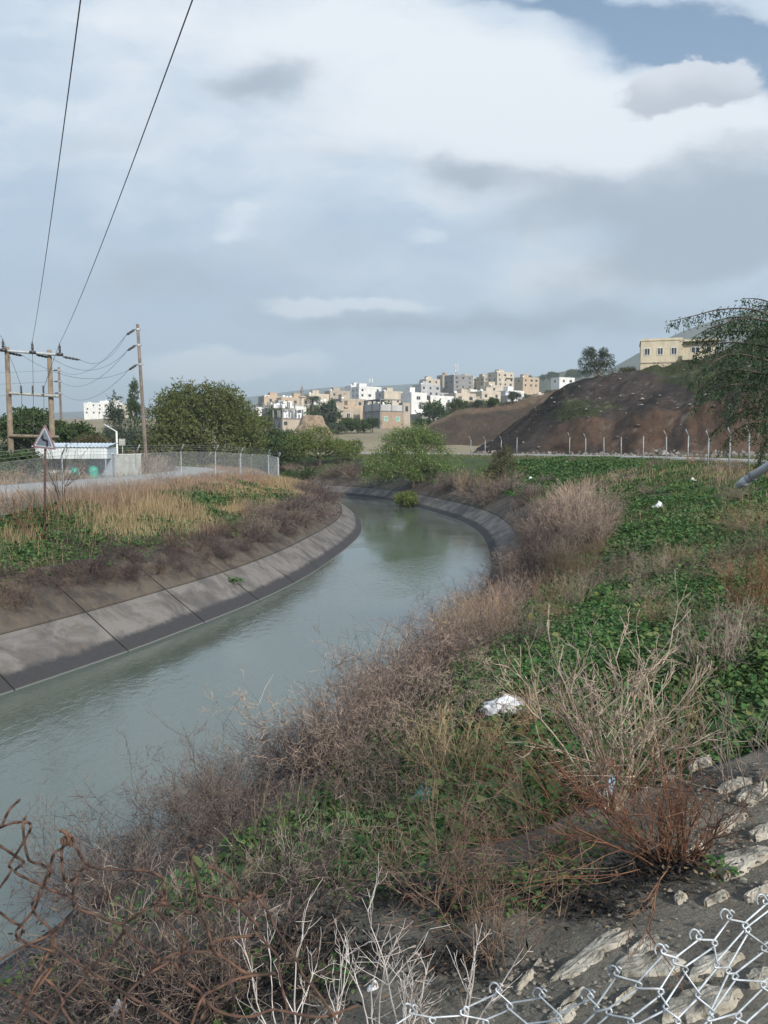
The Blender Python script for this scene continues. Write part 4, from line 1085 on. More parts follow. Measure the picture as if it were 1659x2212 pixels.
ML_dark = mat_leaf("foliage_dark", [(.030, .056, .020), (.056, .092, .030), (.088, .130, .042)])
ML_yell = mat_leaf("foliage_yellow_green", [(.075, .110, .028), (.125, .160, .040), (.180, .200, .060), (.085, .115, .032)])
ML_fresh = mat_leaf("foliage_acacia", [(.055, .105, .028), (.095, .160, .040), (.150, .210, .062), (.19, .22, .08)])
ML_grey = mat_leaf("foliage_grey_green", [(.045, .065, .042), (.075, .098, .062), (.105, .125, .085)])
ML_brown = mat_leaf("foliage_brownish", [(.060, .060, .025), (.100, .085, .045), (.130, .110, .060), (.070, .080, .028)])
ML_pod = mat_leaf("pale_seed_pods", [(.30, .30, .12), (.42, .40, .20)])
def tree(label, base, lobes, mat, n, m_, leaf, spray, droop, rad, seed, name="tree", cat="tree", group=None, fork=(0, 0, .8), shell=.35, wide=.42):
    o = empty(name, base); tag(o, label, cat, group)
    link("crown", crown_mesh("crown", lobes, n, m_, leaf, spray, droop, mat, seed, shell, wide), o)
    link("trunk", limb_mesh("trunk", lobes, rad, M_bark, seed, fork), o)
    return o
def dome(cx, cz, rx, rz, n, seed, ry=None):
    rg = random.Random(seed); L = [(0 + cx, 0, cz, rx * .62, (ry or rx) * .62, rz * .7)]
    for k in range(n):
        t = 2 * math.pi * k / n + rg.uniform(-.3, .3); f = rg.uniform(.5, .66)
        L.append((cx + rx * f * math.cos(t), (ry or rx) * f * math.sin(t), cz + rz * rg.uniform(-.45, .35), rx * rg.uniform(.32, .46), (ry or rx) * rg.uniform(.32, .46), rz * rg.uniform(.38, .55)))
    return L
def gp(u, d, lift=-.1):
    p = G(u, d); p.z += lift; return p
# the big round olive-green tree and its neighbours
b_ = gp(440, 86); H = zv(826, 86) - b_.z
tree("very big rounded olive-green tree right of the leaning pole", b_, [(-.6, 0, H * .55, 4.6, 4.2, H * .44), (-3.9, -.5, H * .48, 2.6, 3, H * .38), (3.6, .4, H * .50, 2.9, 3, H * .38), (1.4, -2.2, H * .36, 3.6, 2.6, H * .33), (-2.2, -2.6, H * .36, 3.2, 2.4, H * .32), (1.6, .5, H * .70, 3.0, 3, H * .27), (-2.4, .6, H * .68, 2.6, 2.6, H * .26), (4.8, 0, H * .30, 2.0, 2.4, H * .26), (-4.9, 0, H * .26, 1.7, 2.2, H * .25), (0, -3.2, H * .2, 4.2, 2, H * .2)], ML_olive, 6500, 7, .34, .75, .25, .38, 1, "round_tree", fork=(0, 0, 1.6))
tree("dark green leafy tree behind the wooden H-frame", gp(62, 76), dome(0, 3.9, 2.9, 2.9, 7, 2), ML_dark, 2300, 7, .34, .5, .1, .25, 2, "leafy_tree", fork=(0, 0, 1.6), wide=.6)
tree("lower leafy tree spreading right of the H-frame behind the shelter roof", gp(160, 72), dome(0, 2.9, 3.1, 2.0, 7, 3), ML_dark, 2100, 7, .32, .5, .1, .22, 3, "leafy_tree", fork=(0, 0, 1.2), wide=.6)
tree("brown-tinged tree at the shelter's right end", gp(196, 66), dome(0, 2.0, 1.9, 1.5, 6, 4), ML_brown, 1300, 6, .24, .5, .2, .15, 4, "leafy_tree")
tree("dark bush crowding the left edge behind the fence", gp(14, 46), dome(0, 1.0, 1.8, 1.25, 6, 5), ML_dark, 1500, 7, .20, .4, .1, .1, 5, "bush", "bush", wide=.55)
tree("tall slim feathery tree between the far white houses and the lamp", gp(250, 125), [(0, 0, 4.2, 1.5, 1.5, 3.2), (.1, 0, 7.2, .9, .9, 2.4), (0, 0, 2, 2.0, 1.8, 2)], ML_grey, 1300, 6, .4, .8, .3, .2, 6, "slim_tree")
tree("dark pointed cypress topping the trees left of the leaning pole", gp(293, 150), [(0, 0, 5, 1.5, 1.5, 4.5), (0, 0, 9.2, .7, .7, 3.2)], ML_dark, 900, 6, .4, .6, -.5, .2, 7, "cypress")
for k, (u, d, rx, h, m_, lab) in enumerate([(215, 100, 3.4, 3.4, ML_grey, "grey-green tree beyond the shelter's right end"), (262, 96, 3.4, 3.6, ML_dark, "dark low tree behind the white street lamp"), (292, 110, 3.6, 5.2, ML_grey, "grey-green tree just left of the leaning pole"), (310, 92, 2.4, 2.5, ML_fresh, "small green tree at the foot of the leaning pole"), (236, 84, 2.2, 2.1, ML_dark, "squat dark bush left of the street lamp"), (283, 82, 2.6, 1.5, ML_brown, "brownish bush under the small box sign"),
                                             (128, 95, 4, 4, ML_dark, "dark tree far behind the shelter roof"), (10, 90, 3.5, 3.0, ML_grey, "grey-green tree at the left picture edge behind the H-frame"), (180, 110, 4.0, 4.2, ML_grey, "pale tree under the far white houses"), (60, 110, 5.0, 4.5, ML_dark, "broad dark tree far behind the H-frame")]):
    tree(lab, gp(u, d), dome(0, h * .56, rx, h * .55, 6, 30 + k), m_, 1000, 6, .36, .6, .15, .18, 30 + k, "leafy_tree", group="tree belt left of the big round tree", wide=.55)
# between big tree and canal bend
for k, (u, d, rx, h, m_, lab) in enumerate([(585, 98, 3.3, 5.4, ML_dark, "dark green tree leaning against the big round tree's right flank"), (612, 106, 3.0, 3.8, ML_dark, "dark green tree behind the fence's far corner"), (545, 104, 3.4, 7.4, ML_olive, "tall olive tree rising behind the big round tree's right shoulder"), (350, 92, 3, 3.2, ML_olive, "olive bush at the big round tree's left foot"), (500, 84, 3, 2.0, ML_brown, "low brownish scrub at the big round tree's right foot"), (600, 90, 2.4, 2.4, ML_fresh, "low green bush left of the yellow-green acacia")]):
    tree(lab, gp(u, d), dome(0, h * .55, rx, h * .55, 6, 50 + k), m_, 1700, 6, .32, .6, .2, .2, 50 + k, "leafy_tree", wide=.5)
tree("spreading yellow-green acacia on the outer bank of the far bend", gp(690, 99), [(0, 0, 3.6, 2.6, 2.4, 1.5), (-2.6, 0, 2.9, 2.2, 2, 1.4), (2.5, 0, 2.5, 2.3, 2, 1.1), (3.9, -.4, 1.8, 1.6, 1.6, .8), (-.5, -1, 2.0, 3.2, 2, 1.2), (-3.8, 0, 1.8, 1.6, 1.5, 1.2)], ML_yell, 3000, 6, .24, .7, .45, .22, 61, "acacia_tree", fork=(0, 0, 1.0))
tree("low dark green bush hanging over the far bend's bank", gp(640, 94), dome(0, 1.1, 3.0, 1.3, 6, 62), ML_dark, 1500, 6, .24, .5, .3, .12, 62, "bush", "bush")
tree("yellow-green bush between the two acacias", gp(748, 104), dome(0, 1.2, 2.4, 1.2, 5, 63), ML_yell, 1000, 6, .24, .5, .3, .12, 63, "bush", "bush")
# the main acacia with pods at the water
fb_ = Vector((2.95, 77.0, 0)); fb_.z = gz(fb_.x, fb_.y) - .15
LB = [(0, 0, 4.2, 2.8, 2.6, 2.0), (-1.4, .3, 5.0, 1.7, 1.6, 1.2), (1.5, .3, 5.0, 1.7, 1.6, 1.2), (-2.6, 0, 3.1, 2.1, 2.0, 1.4), (2.4, 0, 3.2, 2.1, 2.0, 1.4), (-3.7, -.3, 2.0, 1.4, 1.5, 1.1), (3.6, .2, 2.2, 1.3, 1.5, 1.1), (-1.2, -1.6, 2.2, 2.2, 1.4, 1.1), (1.6, -1.5, 2.2, 2.0, 1.4, 1.0), (.2, .3, 5.7, 1.6, 1.5, .9)]
ac = tree("round feathery acacia hung with pale pods standing at the canal's right bank", fb_, LB, ML_fresh, 5600, 6, .18, .8, .6, .20, 64, "acacia_tree", fork=(-.1, 0, 1.35))
rg = np.random.default_rng(65); pp, dd = crown_points(LB, 330, rg, .8)
V, F = leaf_quads(pp + dd * .25 + np.array([0, -.15, 0]), np.array([[0, 0, -1.0]]) + rg.normal(size=pp.shape) * .15, rg.uniform(.22, .42, len(pp)), .07, rg)
o = obj_np("seed_pods", V, [F], ML_pod, ac); o["kind"] = "stuff"
tree("scrubby brownish small tree on the right bank, right of the acacia", gp(1085, 60), [(0, 0, 2.1, .9, .9, .9), (-.4, 0, 1.3, .8, .8, .8), (.45, 0, 1.4, .8, .8, .8), (0, 0, .7, .9, .9, .6), (.2, 0, 2.8, .5, .5, .5)], ML_brown, 1000, 6, .15, .35, .1, .09, 66, "small_tree", fork=(0, 0, .7))
tree("bright green shrub drooping into the water below the acacia", Vector((2.2, 70.6, .25)), dome(0, .45, 1.4, .7, 5, 67), ML_yell, 900, 6, .2, .4, .5, .06, 67, "bush", "bush", fork=(0, 0, .3))
# hilltop
ht = P(1290, 815, 119)
tree("grey-green tree with two rounded heads on the excavated hill's crest", ht, [(-1.5, 0, 2.4, 1.3, 1.2, 1.5), (-1.3, 0, 3.5, .9, .9, .9), (1.2, 0, 2.5, 1.4, 1.2, 1.5), (1.3, 0, 3.7, .9, .9, .8), (0, 0, 1.2, 2.6, 1.5, 1.0)], ML_grey, 2000, 6, .22, .45, .1, .18, 70, "leafy_tree", fork=(0, 0, .7))
tree("low brownish shrub beside the cream hilltop house", P(1360, 812, 117), dome(0, .6, 1.7, .9, 5, 71), ML_brown, 700, 6, .16, .35, .0, .06, 71, "bush", "bush")
for k, (u, v, d, rx, rz, lab) in enumerate([(1108, 873, 174, 1.7, 1.3, "round olive tree highest on the spoil mound"), (1066, 882, 174, 1.5, 1.1, "olive tree in the middle of the spoil mound's top"), (1032, 885, 174, 1.4, 1.0, "small olive tree lowest on the spoil mound's top"), (985, 893, 178, 2.2, 1.6, "bushy olive behind the left end of the spoil mound")]):
    tree(lab, P(u, v, d), dome(0, rz * 1.3, rx, rz, 5, 80 + k), ML_dark if k % 2 else ML_grey, 700, 6, .26, .4, .1, .12, 80 + k, "olive_tree")
# town greenery: named ones first
tree("dark round tree in front of the orange stone building's grey flank", gp(805, 205), dome(0, 2.6, 2.4, 1.7, 5, 90), ML_dark, 900, 6, .34, .5, .1, .16, 90, "leafy_tree", fork=(0, 0, 1.3))
tree("dark conical cypress left of the tan house in town", gp(717, 235), [(0, 0, 3, 1.7, 1.7, 3), (0, 0, 6, 1.1, 1.1, 2.4)], ML_dark, 900, 6, .4, .5, -.4, .2, 91, "cypress")
for k, (u, d, rx, h, m_, lab) in enumerate([(690, 232, 3.4, 5.4, ML_dark, "dark bushy tree behind the clay mound's right side"), (745, 200, 3.2, 3.6, ML_dark, "dark bush row end nearest the clay mound, before the tan house"), (776, 202, 3.0, 3.8, ML_dark, "dark bush against the orange stone building's left foot"), (722, 196, 3.0, 2.6, ML_grey, "grey-green bush right of the clay mound"), (640, 225, 2.4, 3, ML_olive, "olive bush behind the low unfinished building"), (915, 215, 4, 3.2, ML_dark, "dark trees at the low grey shed"), (938, 290, 3.6, 3.4, ML_dark, "dark tree below the tall white house"), (960, 205, 3.0, 2.0, ML_yell, "yellowish bush by the spoil mound's left end")]):
    tree(lab, gp(u, d), dome(0, h * .55, rx, h * .55, 5, 100 + k), m_, 800, 6, .4, .6, .1, .2, 100 + k, "leafy_tree", wide=.55)
def palm(u, v, d, h, label):
    o = empty("palm_tree", P(u, v, d)); tag(o, label, "palm"); rg2 = np.random.default_rng(5); mb = MB()
    mb.tube([(0, 0, -3), (0, 0, 0), (.2, 0, h)], [.4, .35, .28], 10).build("trunk", M_bark, o, True)
    Vs, Fs, k = [], [], 0
    for i in range(44):
        t = i * 2.4; up = rg2.uniform(-.5, 1.1); dr = unit(np.array([[math.cos(t), math.sin(t), up]]))[0]
        s_ = np.linspace(.1, 1, 14)[:, None]; q = np.array([.2, 0, h]) + dr * s_ * 2.9 + np.array([0, 0, -1.6]) * s_ ** 2
        for sg in (-1, 1):
            dd_ = np.cross(dr, [0, 0, 1.0]) * sg + dr * .6 + np.array([0, 0, -.4])
            V, F = leaf_quads(q, np.repeat(dd_[None], 14, 0), .75, .12, rg2); Vs.append(V); Fs.append(F + k); k += len(V)
    obj_np("crown", np.concatenate(Vs), Fs, ML_grey, o)
palm(675, 905, 250, 6.5, "palm with a shaggy crown in the town behind the clay mound")
# shared small trees over the slope
protos = [(crown_mesh("crown", dome(0, 2.2, 2.3, 1.8, 5, 200 + i), 420, 6, .45, .6, .1, [ML_dark, ML_grey, ML_dark, ML_olive][i], 200 + i, wide=.55), limb_mesh("trunk", dome(0, 2.2, 2.3, 1.8, 5, 200 + i), .16, M_bark, 200 + i)) for i in range(4)]
rt = random.Random(11)
for k in range(150):
    d = rt.uniform(215, 640); u = rt.uniform(575, 1235); i = k % 4
    if d < 300 and 770 < u < 920: continue
    o = empty("leafy_tree", gp(u, d), rt.uniform(0, 6.28)); s_ = rt.uniform(.9, 2.1); o.scale = (s_, s_, s_)
    lm = min(LAND, key=lambda q: abs(q[0] - u))[1]
    tag(o, "%s tree among the %s houses %s" % (("dark", "grey-green", "deep green", "olive")[i], "lower" if d < 370 else ("middle" if d < 500 else "upper"), lm), "tree", "trees among the town houses")
    link("crown", protos[i][0], o); link("trunk", protos[i][1], o)
for k in range(16):
    u, d = rt.uniform(1130, 1290), rt.uniform(690, 940); i = k % 4
    o = empty("leafy_tree", P(u, 812 + abs(u - 1230) * .12 + rt.uniform(0, 8), d), rt.uniform(0, 6)); s_ = rt.uniform(1.4, 2.2); o.scale = (s_, s_, s_)
    tag(o, "dark tree dotted over the wooded ridge behind the dark spoil slope", "tree", "trees on the wooded ridge"); link("crown", protos[i][0], o); link("trunk", protos[i][1], o)

# the feathery tree leaning in at the right picture edge
rb = Vector((10.2, 14.6, 0)); rb.z = gz(rb.x, rb.y) - .2
ra = empty("feathery_tree", rb); tag(ra, "large feathery acacia with drooping dark foliage entering at the right picture edge", "tree")
def rl(u, v, d, rx, ry, rz):
    p = P(u + 22, v, d) - rb; return (p.x, p.y, p.z, rx, ry, rz)
RL = [rl(1655, 745, 14.2, 1.15, 1.2, .62), rl(1610, 800, 14.6, .85, .9, .50), rl(1700, 850, 14.4, 1.6, 1.4, .95), rl(1605, 880, 14.2, .72, .9, .42), rl(1640, 930, 14.0, .52, .8, .36), rl(1655, 985, 13.8, .22, .5, .42), rl(1568, 820, 14.4, .5, .6, .26), rl(1800, 800, 15, 2.2, 2, 1.6), rl(1620, 700, 14.2, .62, .7, .18)]
def weep(lobes, n, m_, mat, seed, extra):
    rg = np.random.default_rng(seed); p, d = crown_points(lobes, n, rg, .25)
    p = np.concatenate([p, extra]); n = len(p)
    sd_ = np.array([[0, 0, -1.0]]) + rg.normal(size=(n, 3)) * np.array([.35, .35, .15]); sd_[:, 0] -= .12
    sd_ = unit(sd_); Ls = rg.uniform(.10, .26, n); Vs, Fs, k = [], [], 0
    for j in range(m_):
        q = p + sd_ * (Ls * (j + .3) / m_)[:, None]
        V, F = leaf_quads(q, sd_ * .7 + rg.normal(size=(n, 3)) * .5, rg.uniform(.05, .085, n), .020, rg); Vs.append(V); Fs.append(F + k); k += len(V)
    return mesh_np("crown", np.concatenate(Vs), Fs, mat)
ML_feather = mat_leaf("foliage_feathery", [(.024, .050, .024), (.046, .082, .036), (.080, .120, .052)])
BR = [[(1720, 690), (1659, 652), (1625, 645), (1602, 646)], [(1720, 720), (1640, 672), (1560, 668), (1500, 682), (1448, 694)], [(1700, 735), (1610, 700), (1545, 705), (1495, 730)], [(1700, 790), (1590, 765), (1530, 790), (1490, 830)],
      [(1720, 860), (1600, 830), (1530, 850), (1500, 880)], [(1740, 900), (1640, 880), (1580, 900), (1540, 935)], [(1740, 930), (1680, 930), (1650, 965), (1640, 1015)], [(1700, 700), (1600, 685), (1540, 695)], [(1720, 760), (1570, 740), (1500, 770)], [(1740, 1040), (1690, 1000), (1640, 1000)], [(1700, 720), (1620, 715), (1560, 720), (1520, 745), (1495, 775)], [(1700, 705), (1640, 690), (1590, 690), (1530, 716)], [(1690, 670), (1645, 660), (1615, 670)], [(1710, 820), (1600, 800), (1540, 815), (1505, 850)], [(1720, 950), (1640, 915), (1590, 930), (1560, 965)]]
mb = MB(); ex = []; rg = np.random.default_rng(301)
for i, br in enumerate(BR):
    dpt = 14.2 + rg.uniform(-.7, .7)
    pts = resample(catmull([tuple(P(u, v, dpt + .1 * k) - rb) for k, (u, v) in enumerate(br)], 8), .08)
    mb.tube(pts, np.linspace(.022, .006, len(pts)), 5)
    q = np.repeat(pts, 5, 0); ex.append(q + rg.normal(size=q.shape) * np.array([.03, .05, .02]))
trunk_pts = [(0, 0, -.5), (.1, 0, 0), (-.2, .1, 1.2), (-.7, .0, 2.4), (-1.2, 0, 3.3)]
mb.tube(trunk_pts, [.24, .21, .18, .13, .08], 10)
for br in BR: mb.tube([(-.7, 0, 2.4), tuple((Vector((-.7, 0, 2.4)) + (P(*br[0], 14.3) - rb)) / 2 + Vector((0, 0, .3))), tuple(P(*br[0], 14.2) - rb)], [.07, .045, .022], 6)
mb.build("trunk", M_bark, ra, True)
link("crown", weep(RL, 4300, 5, ML_feather, 300, np.concatenate(ex)), ra)
# ------------------------------------------------------------------ dry shrubs grown from forking twigs
E0 = np.array([-1.4, 13.6]); ED = np.array([.4262, .9046]); EN = np.array([.9046, -.4262])
def grow(rg, p, d, L, r, nseg, wig, trop, taper=.75):
    n = len(p); P0, P1, R0, R1 = [], [], [], []; nodes, dirs = [p], [d]
    for s_ in range(nseg):
        d = unit(d + rg.normal(size=(n, 3)) * wig + np.array([0, 0, trop])); q = p + d * (L / nseg)[:, None]
        P0.append(p); P1.append(q); R0.append(r * (1 - taper * s_ / nseg)); R1.append(r * (1 - taper * (s_ + 1) / nseg))
        p = q; nodes.append(p); dirs.append(d)
    return (np.concatenate(P0), np.concatenate(P1), np.concatenate(R0), np.concatenate(R1)), np.stack(nodes, 1), np.stack(dirs, 1)
def twig_segs(seed, stems, height, tilt, base_r, kids, r, wig=.14, trop=.06, fork=.55, lens=(.45, .5, .5), segs=(7, 4, 3, 2), lo=.25, thin=.55, rmin=.0016, lean=(0, 0, 0)):
    rg = np.random.default_rng(seed)
    th = rg.random(stems) * 2 * math.pi; tl = tilt * np.sqrt(rg.random(stems))
    d = np.stack([np.sin(tl) * np.cos(th), np.sin(tl) * np.sin(th), np.cos(tl)], 1) + np.array(lean)
    p = np.stack([np.cos(th), np.sin(th), np.zeros(stems)], 1) * (base_r * np.sqrt(rg.random(stems)))[:, None]
    p[:, 2] -= .05
    L = height * rg.uniform(.6, 1.05, stems) / np.maximum(np.cos(tl), .45); rr = np.full(stems, r) * rg.uniform(.7, 1.1, stems)
    out = []
    for lv in range(len(kids) + 1):
        sg, nodes, dirs = grow(rg, p, unit(d), L, np.maximum(rr, rmin), segs[lv], wig, trop)
        out.append(sg + (np.full(len(sg[0]), lv),))
        if lv == len(kids): break
        m_ = kids[lv]; n = len(p); ns = nodes.shape[1]
        ii = np.repeat(np.arange(n), m_); jj = rg.integers(max(1, int(ns * lo)), ns - (0 if lv else 1), len(ii))
        p = nodes[ii, jj]; d = unit(dirs[ii, jj] + rg.normal(size=(len(ii), 3)) * fork)
        L = L[ii] * lens[lv] * rg.uniform(.5, 1.2, len(ii)) * (1.15 - .5 * jj / ns); rr = rr[ii] * thin
    return [np.concatenate([o[k] for o in out]) for k in range(5)]
def twig_mesh(name, segs_, mat, sides=3, rmin=.0014):
    p0, p1, r0, r1, lv = segs_
    V, F = seg_tubes(p0, p1, np.maximum(r0, rmin), np.maximum(r1, rmin * .8), sides)
    me = mesh_np(name, V, [F], mat)
    if isinstance(mat, tuple): me.polygons.foreach_set('material_index', np.repeat((lv >= 2).astype(np.int32), sides))  # stems darker than tips; shade inside the bush is put into their colour
    return me
def mat_twig(name, cols): return mat_leaf(name, cols, .85, 0)
MT_purple = mat_twig("twigs_purple_brown", [(.075, .055, .054), (.152, .117, .098), (.240, .190, .155), (.108, .080, .068)])
MT_dark = mat_twig("twigs_dark", [(.036, .026, .027), (.068, .050, .050), (.115, .086, .080)])
MT_pink = mat_twig("twigs_pinkish_tan", [(.22, .155, .130), (.34, .255, .195), (.43, .335, .26), (.18, .125, .105)])
MT_tan = mat_twig("twigs_tan", [(.20, .135, .075), (.32, .225, .135), (.40, .30, .19), (.15, .09, .05)])
MT_grey = mat_twig("twigs_grey", [(.17, .130, .105), (.27, .215, .180), (.36, .30, .25), (.12, .085, .068)])
MT_white = mat_twig("twigs_bleached", [(.36, .32, .30), (.52, .47, .44), (.60, .55, .52)])
MT_brown = mat_twig("twigs_brown", [(.085, .055, .040), (.165, .112, .080), (.25, .18, .13), (.06, .04, .032)])
MT_pale = mat_twig("twigs_pale", [(.30, .235, .17), (.43, .35, .26), (.53, .44, .345), (.22, .155, .10)])
MT_red = mat_twig("twigs_reddish", [(.075, .035, .025), (.14, .065, .040), (.21, .11, .065)])
# prototypes (meshes only, placed below)
ME_DARK = [twig_mesh("twigs", twig_segs(400 + i, 44, 1.0, 1.15, .28, (6, 4, 3), .007, .20, .03, .75, rmin=.0030), [(MT_dark, MT_purple), (MT_dark, MT_dark), (MT_dark, MT_pink), (MT_dark, MT_purple)][i]) for i in range(4)]
ME_UPR = [twig_mesh("twigs", twig_segs(410 + i, 46, 1.35, .42, .36, (5, 4, 2), .007, .09, .05, .42, rmin=.0030), [(MT_brown, MT_pink), (MT_dark, MT_purple), (MT_purple, MT_pink)][i]) for i in range(3)]
ME_STALK = [twig_mesh("twigs", twig_segs(420 + i, 34, 1.15, .36, .34, (5, 3), .0075, .07, .06, .34, (.42, .5), (8, 5, 3), rmin=.0030), [MT_pink, MT_tan, MT_pink][i]) for i in range(3)]
ME_LOW = [twig_mesh("twigs", twig_segs(430 + i, 40, .55, 1.35, .25, (6, 4, 2), .006, .26, -.05, .85, rmin=.0030), [(MT_dark, MT_dark), (MT_dark, MT_brown), (MT_dark, MT_dark)][i]) for i in range(3)]
ME_GREY = [twig_mesh("twigs", twig_segs(440 + i, 34, .95, .85, .22, (6, 4, 2), .0065, .15, .04, .6, rmin=.0026), [(MT_brown, MT_grey), (MT_brown, MT_purple), (MT_brown, MT_tan)][i]) for i in range(3)]
FAR = {id(ME_DARK): [twig_mesh("twigs", twig_segs(450 + i, 26, 1.0, 1.1, .3, (5, 3), .009, .20, .03, .75, (.45, .5), (5, 3, 2), rmin=.006), [MT_purple, MT_dark, MT_purple][i], rmin=.006) for i in range(3)],
       id(ME_UPR): [twig_mesh("twigs", twig_segs(460 + i, 28, 1.35, .42, .36, (4, 3), .009, .09, .05, .42, (.45, .5), (5, 3, 2), rmin=.006), [MT_pink, MT_purple][i], rmin=.006) for i in range(2)],
       id(ME_LOW): [twig_mesh("twigs", twig_segs(470 + i, 24, .55, 1.3, .25, (5, 3), .008, .26, -.05, .85, (.5, .5), (5, 3, 2), rmin=.006), [MT_dark, MT_purple][i], rmin=.006) for i in range(2)],
       id(ME_GREY): [twig_mesh("twigs", twig_segs(480 + i, 22, .95, .85, .22, (5, 3), .008, .15, .04, .6, (.45, .5), (5, 3, 2), rmin=.006), [MT_grey, MT_purple, MT_tan][i], rmin=.006) for i in range(3)]}
MGD = [ME_GREY, ME_DARK]; MUD = [ME_UPR, ME_DARK]; MDL = [ME_DARK, ME_LOW]; MGL = [ME_GREY, ME_LOW]
rs = np.random.default_rng(77); rsp = random.Random(78)
SHRUBS = []
def place(name, meshes, x, y, s_, label, group=None, cat="dry shrub", zs=1.0, sink=.04, z=None):
    if y > 32: meshes = FAR.get(id(meshes), meshes)
    o = link(name, rsp.choice(meshes)); SHRUBS.append((s_ / y, o)); o.location = (x, y, (gz(x, y) if z is None else z) - sink); o.rotation_euler = (rsp.uniform(-.12, .12), rsp.uniform(-.12, .12), rsp.uniform(0, 6.28))
    o.scale = (s_, s_, s_ * zs); return tag(o, label, cat, group)
sR = np.concatenate([[0], np.cumsum(np.linalg.norm(np.diff(RW, axis=0), axis=1))]); sL = np.concatenate([[0], np.cumsum(np.linalg.norm(np.diff(LW, axis=0), axis=1))])
def on_bank(side, s_, a):
    wl_, nn, ss, sg = (RW, NRW, sR, 1) if side > 0 else (LW, NLW, sL, -1)
    p = np.array([np.interp(s_, ss, wl_[:, k]) for k in (0, 1)]); n2 = unit(np.array([np.interp(s_, ss, nn[:, k]) for k in (0, 1)]))
    q = p + n2 * sg * a; z = .667 * a if a < 3.05 else gz(*q)
    return q[0], q[1], z
s_at = lambda wl_, ss, y: float(np.interp(y, wl_[:, 1], ss))
# thicket on the right lining, near the viewer out to the bend
y = 8.2
while y < 41:
    s_ = s_at(RW, sR, y)
    for a in ((rsp.uniform(.35, 1.0), rsp.uniform(1.2, 2.0), rsp.uniform(2.2, 3.1)) if y < 12.5 else (rsp.uniform(1.0, 1.6), rsp.uniform(1.6, 2.4), rsp.uniform(2.4, 3.3))):
        if y > 31 and a < 1.7: continue
        x_, y_, z_ = on_bank(1, s_ + rsp.uniform(-.5, .5), a)
        place("dry_shrub", ME_DARK, x_, y_, rsp.uniform(.50, .78) * (1.0 + .014 * max(0, y - 20)), "tangled purple-brown leafless shrub in the thicket along the right waterline", "thicket along the right waterline", z=z_)
    if rsp.random() < .8:
        x_, y_, z_ = on_bank(1, s_ + rsp.uniform(-.5, .5), rsp.uniform(2.8, 4.2))
        place("dry_shrub", (ME_UPR if y > 22 else ME_STALK) if y > 14 else ME_DARK, x_, y_, rsp.uniform(.55, .85), "upright pinkish-tan leafless shrub along the thicket's landward edge", "upright shrubs behind the right thicket", z=z_)
    y += 0.95 + y * .008
for k in range(20):     # the tall pale clump at the bend
    y_ = rsp.uniform(22, 39); s_ = s_at(RW, sR, y_); a = rsp.uniform(2.4, 4.6)
    x2, y2, z2 = on_bank(1, s_, a)
    place("dry_shrub", ME_UPR, x2, y2, rsp.uniform(.95, 1.25), "tall pale pinkish shrub in the high clump where the right bank bends", "high pale clump at the right bend", z=z2)
for k in range(15):     # pinkish stalks in the middle of the picture
    p = P(rsp.uniform(985, 1120), 1500, 1); d = rsp.uniform(12.5, 20); u = rsp.uniform(975, 1110) + (d - 12.5) * 5
    q = gp(u, d, 0); place("dry_shrub", ME_STALK, q.x, q.y, rsp.uniform(.8, 1.1), "bunch of pinkish bare stalks standing above the white plastic bag", "pinkish stalks above the white bag", cat="dry shrub")
for k in range(26):     # clumps on the lip of the lining beyond the bend
    y_ = rsp.uniform(56, 72); s_ = s_at(RW, sR, y_); x2, y2, z2 = on_bank(1, s_, rsp.uniform(1.9, 4.0))
    place("dry_shrub", rsp.choice(MGD), x2, y2, rsp.uniform(.9, 1.3), "greyish shrub on the lining's lip below the feathery acacia", "shrubs on the lip below the acacia", z=z2)
for k in range(9):
    y_ = rsp.uniform(41, 51); s_ = s_at(RW, sR, y_); x2, y2, z2 = on_bank(1, s_, rsp.uniform(2.4, 3.9))
    place("dry_shrub", rsp.choice(MUD), x2, y2, rsp.uniform(.6, .9), "bushy brown shrub growing through the lining just before the far curve", "shrubs at the start of the far curve", z=z2)
for k in range(34):     # dark fringe along the outer bank far off
    s_ = s_at(RW, sR, 74) + rsp.uniform(0, 30); x2, y2, z2 = on_bank(1, s_, rsp.uniform(2.6, 5.5))
    place("dry_shrub", rsp.choice(MGD), x2, y2, rsp.uniform(.9, 1.5), "dark scrub on the outer bank of the far bend", "scrub on the far bend", z=z2)
# left bank: dark scrub hanging over the lining's upper edge
y = 13.5
while y < 47:
    s_ = s_at(LW, sL, y)
    for a in ((rsp.uniform(2.0, 2.4), rsp.uniform(2.3, 2.8), rsp.uniform(2.75, 3.3)) if rsp.random() < .6 else (rsp.uniform(2.25, 2.8), rsp.uniform(2.75, 3.3))):
        x_, y_, z_ = on_bank(-1, s_ + rsp.uniform(-.3, .3), a)
        place("dry_shrub", ME_LOW, x_, y_, rsp.uniform(.48, .78) + .010 * max(0, y - 28), "low dark shrub hanging over the upper edge of the left lining", "dark shrubs on the left lining's edge", z=z_ + .02)
    y += .62
for k in range(32):
    y_ = rsp.uniform(35, 62); s_ = s_at(LW, sL, y_); x2, y2, z2 = on_bank(-1, s_, rsp.uniform(1.9, 4.3))
    place("dry_shrub", rsp.choice(MDL), x2, y2, rsp.uniform(.6, .95), "brownish shrub bunched on the tip of the left bank where the canal turns", "shrubs on the left bank's tip", z=z2)
